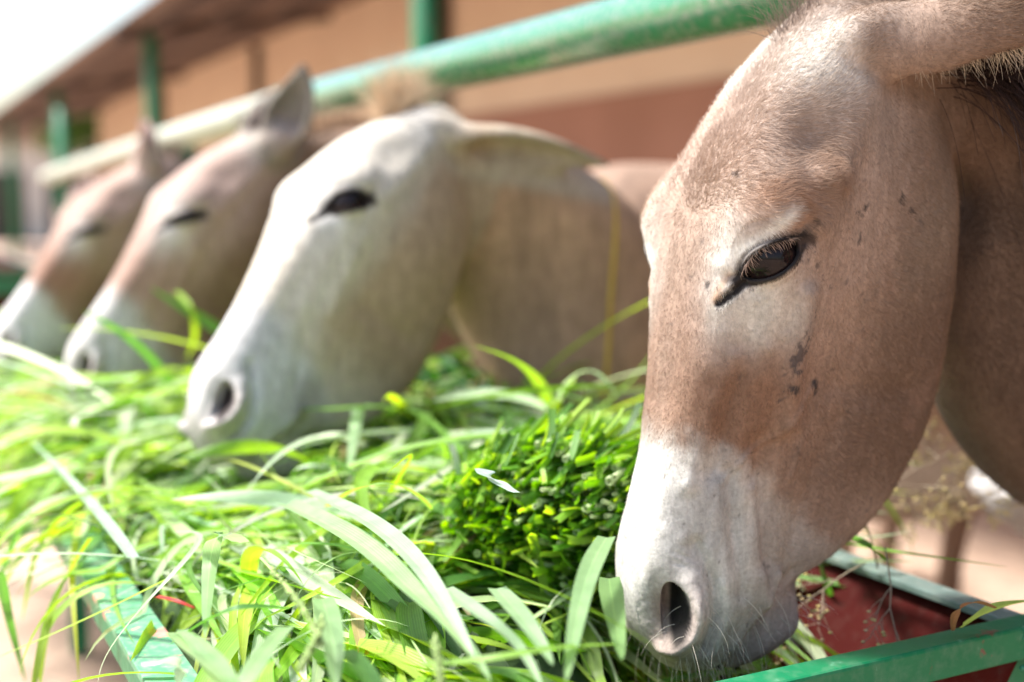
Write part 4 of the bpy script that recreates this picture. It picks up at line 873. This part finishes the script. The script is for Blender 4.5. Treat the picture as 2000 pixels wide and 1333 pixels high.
# leaves hanging over the near rim
cnt = 260; m = r.uniform(2.1, 4.2, cnt); m = np.where(r.random(cnt) < .13, r.normal(1.6, .2, cnt), m); n = r.uniform(.24, .36, cnt); V = blades(n, m, heap_z(n, m) + .02, np.pi + r.normal(0, .6, cnt), r.normal(.35, .25, cnt), r.uniform(.18, .42, cnt), r.uniform(.004, .014, cnt), r.uniform(1.2, 2.4, cnt), r.normal(0, .5, cnt), r.normal(0, .8, cnt), 0*m + .004); V, c = clear_of_heads(V, gcol(cnt, r)); allV.append(V); allC.append(c)
# upright leaves along the far side
cnt = 260; m = np.where(r.random(cnt) < .6, r.normal(1.72, .22, cnt), r.uniform(1.3, 3.4, cnt)); n = r.uniform(.80, .95, cnt); V = blades(n, m, heap_z(n, m), r.uniform(-np.pi, np.pi, cnt), r.uniform(.4, 1.3, cnt), r.uniform(.06, .18, cnt), r.uniform(.004, .014, cnt), r.uniform(1.0, 3.2, cnt), r.normal(0, .6, cnt), r.normal(0, .8, cnt), 0*m); V, c = clear_of_heads(V, gcol(cnt, r)); allV.append(V); allC.append(c)
V = np.concatenate(allV); c = np.concatenate(allC); o = link(bpy.data.objects.new('loose_grass', blade_mesh('loose_grass', V, c)), heap); o['kind'] = 'stuff'
cnt = 170; r = np.random.default_rng(61); n = r.normal(.85, .045, cnt); m = r.normal(1.93, .07, cnt); V = blades(n, m, heap_z(n, m) + r.uniform(-.01, .05, cnt), r.uniform(-np.pi, np.pi, cnt), r.uniform(-.1, 1.2, cnt), r.uniform(.05, .12, cnt), r.uniform(.014, .026, cnt), r.uniform(.6, 2.0, cnt), r.normal(0, .4, cnt), r.normal(0, .6, cnt), 0*m)
me = blade_mesh('leaves', V, np.array([.03, .11, .018])*r.uniform(.6, 1.6, (cnt, 1))); o = bpy.data.objects.new('leafy_clump', me); COL.objects.link(o); o.location = tuple(heap0); tag(o, 'dark green leafy clump standing in the heap in front of the white-faced donkey\'s neck', 'leafy clump')
# leaves one can point at: laid along points (photo x, photo y, height)
def at(px, py, z):
    u = (px - 1000)/FPX; v = (666 - py)/FPX; d = np.array([u, math.cos(PITCH) + v*math.sin(PITCH), -math.sin(PITCH) + v*math.cos(PITCH)]); return np.array([0, 0, CAM_Z]) + d*((z - CAM_Z)/d[2])
def hero(pts, wd, col, twist=0.0, fold=.3, taper=1, parent=None, K=26, name='grass_leaf', prof=None):
    Pn = np.array([at(*p) for p in pts]); k = np.arange(len(Pn)); s = np.linspace(0, 1, K); C = ncubic(k, Pn, s*(len(Pn) - 1)); T = norm(np.gradient(C, axis=0)); side = norm(np.cross(T, UP + .0*T) + 1e-6); 
    for i in range(1, K):
        if side[i] @ side[i-1] < 0: side[i] *= -1
    side = smooth_rows(side, 5); side = norm(side - T*(side*T).sum(1)[:, None]); nr = np.cross(side, T); tw = np.asarray(twist)*(s - .3) if np.ndim(twist) == 0 else np.interp(s, np.linspace(0, 1, len(twist)), twist); side2 = side*np.cos(tw)[:, None] + nr*np.sin(tw)[:, None]; nr = np.cross(side2, T)
    wd = wd*.92; pf = (np.minimum(1, .80 + 1.0*s)*np.clip(1 - s**1.7, 0, 1)**.60) if prof is None else np.interp(s, np.linspace(0, 1, len(prof)), prof); hw = (wd*pf*.5)[:, None]; n5 = np.linspace(-1, 1, 7)
    V = np.stack([C + side2*hw*a_ + nr*hw*fold*abs(a_) for a_ in n5], 1); F = [(i*7 + j, i*7 + j + 1, (i+1)*7 + j + 1, (i+1)*7 + j) for i in range(K - 1) for j in range(6)]
    me = fastmesh(name, V.reshape(-1, 3) - heap0, np.array(F), M_grass); setcol(me, np.broadcast_to(np.array(col), (K*7, 3))); setfloat(me, np.tile(n5, K), 'across'); return link(bpy.data.objects.new(name, me), heap)
def smooth_rows(A_, it):
    for _ in range(it): A_ = np.concatenate([A_[:1], (A_[:-2] + A_[1:-1]*2 + A_[2:])/4, A_[-1:]])
    return A_
PALE = (.38, .56, .30); MID = (.20, .40, .07); YEL = (.34, .52, .07); DEEP = (.09, .24, .05); GREY = (.30, .47, .22)
for a_ in (
    ([(470, 1060, .90), (430, 1045, .925), (410, 1100, .90), (400, 1250, .875)], .022, GREY, 0, .15),
    ([(560, 985, .90), (700, 1060, .915), (800, 1150, .905), (880, 1225, .895), (960, 1333, .88)], .030, PALE, .3, .3),
    ([(600, 960, .905), (720, 1020, .925), (830, 1120, .915), (930, 1290, .89)], .026, (.46, .58, .42), -.3, .3),
    ([(1185, 1050, .935), (1150, 1120, .925), (1125, 1220, .905), (1105, 1333, .885)], .020, GREY, .1, .2),
    ([(820, 1303, .885), (960, 1290, .90), (1090, 1268, .90), (1230, 1258, .885)], .013, (.26, .46, .09), .0, .4),
    ([(640, 990, .88), (700, 955, .93), (780, 950, .935), (835, 985, .905), (838, 1000, .895)], .012, (.30, .50, .10), .1, .2),
    ([(1075, 840, .90), (1100, 760, .96), (1150, 725, .985), (1195, 760, .965), (1230, 815, .93)], .020, (.40, .54, .30), .5, .2),
    ([(1065, 850, .89), (1090, 790, .94), (1125, 735, .975)], .022, (.36, .55, .05), .2, .2),
    ([(820, 795, .91), (730, 795, .925), (700, 800, .92), (690, 860, .90), (680, 930, .885)], .024, (.42, .58, .34), .2, .15),
    ([(570, 800, .915), (650, 800, .925), (740, 795, .925), (820, 810, .915), (900, 880, .89), (960, 930, .87)], .022, MID, .2, .2),
    ([(180, 1050, .845), (130, 1130, .80), (90, 1230, .75), (78, 1345, .70)], .017, YEL, .3, .2),
    ([(330, 1130, .86), (230, 1180, .83), (100, 1240, .79), (-20, 1290, .75)], .010, (.32, .50, .12), .2, .3),
    ([(260, 1090, .855), (200, 1010, .87), (130, 930, .87), (60, 860, .86)], .016, (.46, .60, .48), .2, .2),
    
    ([(60, 1000, .84), (20, 1080, .79), (-30, 1200, .70)], .013, DEEP, .2, .3),
    ([(0, 1120, .82), (20, 1220, .74), (50, 1333, .66)], .012, DEEP, .2, .3),
    ([(340, 1040, .87), (390, 1050, .88), (330, 1130, .865), (220, 1260, .81), (190, 1345, .77)], .007, (.50, .60, .42), .2, .3),
    ([(560, 1190, .885), (470, 1190, .895), (400, 1215, .88), (330, 1260, .85)], .014, DEEP, .3, .35),
    ([(560, 1225, .89), (500, 1300, .885), (450, 1345, .875), (380, 1260, .88), (345, 1230, .87)], .018, (.30, .46, .22), .4, .2),
    ([(345, 1235, .865), (400, 1280, .88), (440, 1320, .88), (470, 1360, .87)], .024, (.30, .46, .22), .1, .15),
    ([(300, 1300, .845), (310, 1290, .86), (350, 1300, .86), (345, 1345, .84)], .022, (.46, .58, .46), .1, .1),
    ([(630, 1170, .89), (650, 1250, .89), (655, 1345, .87)], .022, GREY, .1, .2),
    ([(870, 1150, .90), (940, 1200, .905), (1010, 1260, .89), (1060, 1345, .875)], .017, (.40, .54, .36), .1, .2),
    ([(970, 1150, .90), (1030, 1220, .90), (1080, 1300, .885)], .020, (.36, .52, .30), .1, .2),
    ([(1190, 1130, .90), (1200, 1200, .895), (1215, 1290, .885)], .022, (.22, .38, .14), .1, .2),
    ([(930, 915, .96), (950, 925, .965), (975, 945, .955), (1003, 962, .945)], .024, (.50, .60, .56), .2, .1, (.15, .8, 1, .9)),
    ([(345, 570, 1.05), (375, 610, 1.02), (380, 660, .97), (365, 700, .93)], .014, YEL, .2, .2),
    ([(20, 690, .84), (80, 720, .84), (150, 790, .85)], .020, (.42, .58, .40), .2, .2),
    ([(1880, 1225, .812), (1930, 1195, .83), (1975, 1180, .835), (2040, 1172, .835)], .020, (.34, .52, .14), .2, .3),
    ([(1640, 1060, .83), (1720, 1075, .84), (1830, 1090, .845), (1970, 1108, .838)], .013, (.22, .44, .07), .2, .3),
    ([(1630, 1045, .83), (1680, 1060, .86), (1735, 1100, .84)], .020, (.14, .36, .04), .2, .3),
    ([(1600, 1035, .84), (1690, 1050, .84), (1780, 1037, .84)], .009, (.42, .56, .36), .2, .3),
    ([(1600, 1010, .84), (1680, 1000, .85), (1735, 1003, .85)], .007, (.42, .56, .36), .2, .3),
    ([(1600, 1100, .80), (1620, 1160, .76), (1650, 1220, .70)], .010, (.10, .26, .05), .2, .3)):
    hero(a_[0], a_[1], a_[2], a_[3], a_[4], prof=a_[5] if len(a_) > 5 else None)
hero([(305, 1166, .895), (340, 1174, .897), (378, 1188, .893)], .0065, (.55, .05, .03), .2, .3, prof=(.9, 1, 1, .7))
# dry curled leaf on the corner of the rim
dl = hero([(1862, 1232, .806), (1868, 1200, .835), (1900, 1178, .845), (1945, 1188, .835)], .010, (.26, .155, .075), 1.0, .3, name='dry_leaf', prof=(.4, .9, 1, .3)); 
# ---------------------------------------------------------------- sheaf of cut stems
M_stem, N, L, P = nmat('cut_stem'); a = N.new('ShaderNodeAttribute'); a.attribute_name = 'Col'; L.new(a.outputs['Color'], P.inputs['Base Color']); P.inputs['Roughness'].default_value = .4; P.inputs['Subsurface Weight'].default_value = 0.0
sh0 = SH0; sheaf = empty('stem_bundle', tuple(sh0)); tag(sheaf, 'tight bundle of chopped green stems with hollow cut ends, against the near muzzle', 'stem bundle')
AX = norm(np.array([.38, .88, -.22])); SX = norm(np.cross(AX, UP)); SU = np.cross(SX, AX); r = np.random.default_rng(77)
def stem_vf(p, d, ln, rad, K=9):
    d = norm(d); u = norm(np.cross(d, UP)); v = np.cross(u, d); a_ = np.arange(K)*2*np.pi/K; ci = np.cos(a_)[:, None]*u + np.sin(a_)[:, None]*v
    R = [p + d*ln, p + d*ln*.5, p, p, p + d*rad*1.2]; rr = [rad*.95, rad, rad, rad*.55, rad*.5]; V = np.concatenate([R[i] + ci*rr[i] for i in range(5)] + [(p + d*rad*1.2)[None]]); F = []
    for i in range(4):
        for j in range(K): F.append((i*K + j, i*K + (j+1) % K, (i+1)*K + (j+1) % K, (i+1)*K + j))
    for j in range(K): F.append((4*K + j, 4*K + (j+1) % K, 5*K))
    return V, F
for k in range(250):
    a_ = r.uniform(0, 2*np.pi); q = math.sqrt(r.random()); ex, eu = q*math.cos(a_)*.105, q*math.sin(a_)*.074
    p = sh0 + SX*(ex + .012) + SU*(eu + .002) + AX*(r.normal(0, .012) + .05*(q**2)); d = norm(AX + SX*ex*1.5 + SU*(eu*3.0 + .08) + r.normal(0, .09, 3)); rad = r.choice([.0022, .003, .0042], p=[.4, .4, .2])*r.uniform(.8, 1.2)
    V, F = stem_vf(p, d, r.uniform(.07, .17), rad); o = mesh('stem', V - sh0, F, M_stem, sheaf); g = np.array([(.14, .32, .035), (.22, .44, .05), (.07, .18, .025), (.34, .52, .08)][r.integers(0, 4)])*r.uniform(.8, 1.2)
    C = np.broadcast_to(g, (len(V), 3)).copy(); C[9:18] = g*1.0; C[18:36] = (.52, .62, .28); C[36:] = (.25, .33, .10); setcol(o.data, C)
# chopped sheaths and leaf stubs among the stems
cnt = 1300; a_ = r.uniform(0, 2*np.pi, cnt); q = np.sqrt(r.random(cnt)); ex = q*np.cos(a_)*.120; eu = q*np.sin(a_)*.080
p = sh0 + SX*ex[:, None] + SU*(eu + .004)[:, None] + AX*(r.normal(0, .018, cnt) + .06*q**2)[:, None]; d = norm(AX + SX*(ex*2.5)[:, None] + SU*(eu*4.5 + .1)[:, None] + r.normal(0, .20, (cnt, 3))); ln = r.uniform(.02, .075, cnt); wd = r.uniform(.003, .010, cnt)
s = np.linspace(0, 1, KR)[None, :, None]; W = p[:, None] - d[:, None]*.01 + d[:, None]*s*ln[:, None, None]; sd_ = norm(np.cross(d, r.normal(size=(cnt, 3)))); nr_ = np.cross(sd_, d); W = W + nr_[:, None]*(s**2)*ln[:, None, None]*r.normal(0, .25, (cnt, 1, 1)); hw = wd[:, None, None]*.5*(np.ones((1, KR, 1)))
V = np.stack([W - sd_[:, None]*hw + nr_[:, None]*hw*.6, W, W + sd_[:, None]*hw + nr_[:, None]*hw*.6], 2); cl = np.array([(.12, .30, .03), (.24, .46, .05), (.06, .16, .02), (.36, .56, .08)])[r.integers(0, 4, cnt)]*r.uniform(.8, 1.2, (cnt, 1))
me = blade_mesh('chopped_leaves', V, cl); o = link(bpy.data.objects.new('chopped_leaves', me), sheaf); o.location = tuple(heap0 - sh0); o['kind'] = 'stuff'
def proj_px(p):
    d = np.asarray(p) - np.array([0, 0, CAM_Z]); f_ = d[1]*math.cos(PITCH) - d[2]*math.sin(PITCH); u_ = d[1]*math.sin(PITCH) + d[2]*math.cos(PITCH); return round(1000 + FPX*d[0]/f_), round(666 - FPX*u_/f_)
# ---------------------------------------------------------------- manes, forelocks
def lock(name, root, rw, H, local_pts, local_dirs, *a, **k): return tuft(name, root, rw, H.w(np.array(local_pts)), H.d(np.array(local_dirs, float)), *a, **k)
lock('forelock', root1, rw1, H1, [(.035, -.012, -.035), (.0, .0, -.055), (-.03, .005, -.075)], [(-.75, -.1, .6), (-1, .0, .35), (-1, .1, .1)], 420, .055, .28, (.22, .17, .14), rad=.00022, droop=.15, side=.009, seed=3)
cr = CREST[root1['label']]
cr = cr[7:38:3] - MH*.06 - UP*.045; tuft('mane', root1, rw1, cr, np.array([UP*.15 - MH*.8 + NH*.35]*len(cr)), 5200, .15, .20, (.035, .022, .020), rad=.0004, droop=.9, side=.016, seed=5)
# pale fringe along the lower rim of the near ear
e = EARS1[0]; q = bez(e[:3], np.linspace(.12, .98, 12)); fd = norm(np.array(e[3])); tn = norm(np.gradient(q, axis=0)); sd = np.cross(tn, fd)
for s_, num, cl in ((1, 1500, (.60, .53, .42)), (-1, 700, (.55, .47, .36))):
    edge = q + fd*.016 + s_*sd*.040*np.interp(np.linspace(0, 1, 12), [0, .3, .7, 1], [.7, 1, .8, .15])[:, None]; tuft('ear_fringe', root1, rw1, H1.w(edge), H1.d(tn*.7 + fd*.9 - s_*sd*.5), num, .024, .25, cl, rad=.00018, droop=.1, side=.004, seed=6, curl=.4)
lock('forelock', root2, rw2, H2, [(.055, .02, -.030), (.02, .0, -.035), (-.01, -.02, -.065)], [(-.75, .1, .6), (-1, .0, .5), (-1, -.1, .2)], 1000, .105, .34, (.58, .43, .28), rad=.0004, droop=.25, side=.012, seed=8)
for rt, rw_, H_, n_ in ((root3, rw3, H3, 500), (root4, rw4, H4, 300)):
    lock('forelock', rt, rw_, H_, [(.02, .0, -.04), (-.02, .0, -.07), (-.05, 0, -.1)], [(-.8, .0, .5), (-1, .0, .2), (-1, 0, 0)], n_, .07, .3, (.07, .05, .045), rad=.0005, droop=.3, side=.014, seed=9)
for rt, rw_, key, n_ in ((root3, rw3, 0, 900), (root4, rw4, 0, 700)):
    cr = CREST[rt['label']]; tuft('mane', rt, rw_, cr[3:34:3], np.array([UP*.9 - MH*.35]*len(cr[3:34:3])), n_, .07, .25, (.20, .13, .09), rad=.0006, droop=.5, side=.012, seed=12)
# tails
for rt, rw_, n0_, m0_, zc_ in ((root1, rw1, 1.28, .93, .99), (root2, rw2, 1.34, 1.86, .91), (root3, rw3, 1.35, 2.50, 1.0), (root4, rw4, 1.10, 3.22, .95)):
    b_ = row(n0_ + 1.40, m0_, zc_ + .12); v, f = tube_vf([b_, b_ + NH*.10 - UP*.04, b_ + NH*.15 - UP*.22, b_ + NH*.14 - UP*.45], [.035, .03, .022, .012], 12); mesh('tail', v - rw_, f, M_brown, rt)
# ---------------------------------------------------------------- yellow rope round the neck of the white-faced donkey
from mathutils.bvhtree import BVHTree
def rope_loop(V, me, ctr, a1, a2, rad, mat, label):
    F_ = [tuple(p.vertices) for p in me.polygons]; bv = BVHTree.FromPolygons([Vector(v) for v in V], F_); pts = []
    for t in np.linspace(0, 2*np.pi, 72, endpoint=False):
        d = a1*math.cos(t) + a2*math.sin(t); h = bv.ray_cast(Vector(ctr + d*.9), Vector(-d)); p = np.array(h[0]) if h[0] is not None else ctr + d*.15; pts.append(p + d*rad*.8)
    pts = np.array(pts); 
    for _ in range(3): pts = (np.roll(pts, 1, 0) + pts*2 + np.roll(pts, -1, 0))/4
    n = len(pts); R = []
    for i in range(n):
        T = norm(pts[(i+1) % n] - pts[i-1]); u = norm(pts[i] - ctr); u = norm(u - T*(u @ T)); v = np.cross(T, u); a_ = np.arange(8)*np.pi/4; R.append(pts[i] + rad*(np.cos(a_)[:, None]*u + np.sin(a_)[:, None]*v))
    R = np.array(R).reshape(-1, 3); F = [(i*8 + j, i*8 + (j+1) % 8, ((i+1) % n)*8 + (j+1) % 8, ((i+1) % n)*8 + j) for i in range(n) for j in range(8)]
    return tag(mesh('neck_rope', R, F, mat), label, 'rope')
M_rope = plaster('yellow_rope', (.55, .34, .04), (.68, .46, .08), 60)
rope_loop(V2, body2.data, row(1.07, 1.86, 1.02), norm(MH + NH*.1), norm(UP + NH*.12), .0035, M_rope, 'thin yellow rope around the base of the white-faced donkey\'s neck')
# ---------------------------------------------------------------- wiry seed heads
M_wire = plaster('dry_stalk', (.22, .17, .12), (.34, .26, .18), 40); M_seed = plaster('seed', (.50, .46, .12), (.60, .42, .26), 60)
def panicle(p, d, ln, label, seed, depth=3, rad=.0009, bend=-.2):
    r = np.random.default_rng(seed); T = []; S = []; sub = []
    def grow(p, d, ln, k, rad):
        P = [p]; dd = norm(d)
        for i in range(6): dd = norm(dd + r.normal(0, .09, 3) + UP*bend*.12); P.append(P[-1] + dd*ln/6)
        T.append(tube_vf(P, np.linspace(rad, rad*.6, 7), 5))
        if k == 0 or ln < .012: S.append(ell_vf(P[-1], (.0022, .0015, .0014), None, 6, 5)); return
        for i in range(2, 7):
            for _ in range(1 if r.random() < .75 else 2):
                q = norm(np.cross(dd, r.normal(size=3))); grow(P[i], norm(dd*.75 + q*.75), ln*r.uniform(.25, .5), k - 1, rad*.7)
    grow(np.array(p), np.array(d, float), ln, depth, rad); o0 = np.array(p); e_ = empty('seed_head', tuple(o0)); tag(e_, label, 'seed head', 'wiry grass seed heads')
    v, f = join(T); mesh('stalk', v - o0, f, M_wire, e_); v, f = join(S); mesh('seeds', v - o0, f, M_seed, e_)['kind'] = 'stuff'
panicle(at(1728, 1068, .86), (-.14, -.35, -.85), .125, 'wiry seed head hanging sharp in front of the red inside of the trough', 3, 2)
panicle(at(1690, 1100, .83), (-.5, -.1, -.3), .11, 'wiry seed head leaning left inside the trough, under the chin of the nearest donkey', 4, 2)
def at_d(px, py, t):
    u = (px - 1000)/FPX; v = (666 - py)/FPX; return np.array([0, 0, CAM_Z]) + t*np.array([u, math.cos(PITCH) + v*math.sin(PITCH), -math.sin(PITCH) + v*math.cos(PITCH)])
p_ = at_d(1640, 1000, 1.42); panicle(p_, at_d(1850, 890, 1.5) - p_, .24, 'blurred wiry seed head rising between jaw and neck of the nearest donkey', 5, 3, .0012, .1)
p_ = at_d(1700, 970, 1.45); panicle(p_, at_d(1920, 930, 1.52) - p_, .18, 'blurred wiry seed head reaching right under the neck of the nearest donkey', 6, 3, .0012, .1)
p_ = at_d(1715, 1110, 1.3); panicle(p_, at_d(1700, 960, 1.33) - p_, .11, 'thin green stalked seed head standing on the far rim of the trough', 8, 2, .0012, .1)
# a grass ear with close-set spikelets lying on the heap
def ear_of_grass(pts, label, seed):
    r = np.random.default_rng(seed); P = np.array([at(*p) for p in pts]); k = np.arange(len(P)); C = ncubic(k, P, np.linspace(0, len(P) - 1, 40)); e_ = empty('grass_ear', tuple(C[0])); tag(e_, label, 'grass ear', 'grass ears lying on the heap'); v, f = tube_vf(C, .0012, 6); mesh('stalk', v - C[0], f, M_spike, e_); S = []
    for i in range(6, 39):
        T = norm(C[i] - C[i-1])
        for _ in range(3): q = norm(r.normal(size=3)); S.append(ell_vf(C[i] + q*.002 + T*.002*r.normal(), (.0026, .0013, .0012), np.c_[norm(T + q*.5), norm(np.cross(T, q)), norm(np.cross(np.cross(T, q), T))], 6, 5))
    v, f = join(S); mesh('seeds', v - C[0], f, M_spike, e_)['kind'] = 'stuff'
M_spike = plaster('green_spike', (.24, .36, .10), (.36, .46, .18), 60); M_spike2 = M_seed
ear_of_grass([(510, 1090, .91), (555, 1140, .92), (600, 1200, .915), (630, 1260, .90)], 'green seeded grass ear lying across the heap at the lower left', 1)
ear_of_grass([(630, 1200, .91), (615, 1250, .905), (585, 1310, .89)], 'short green grass ear hanging down beside a broad leaf', 2)
ear_of_grass([(850, 1240, .91), (855, 1290, .90), (862, 1345, .885)], 'yellowish grass ear pointing straight down at the lower middle of the heap', 4)
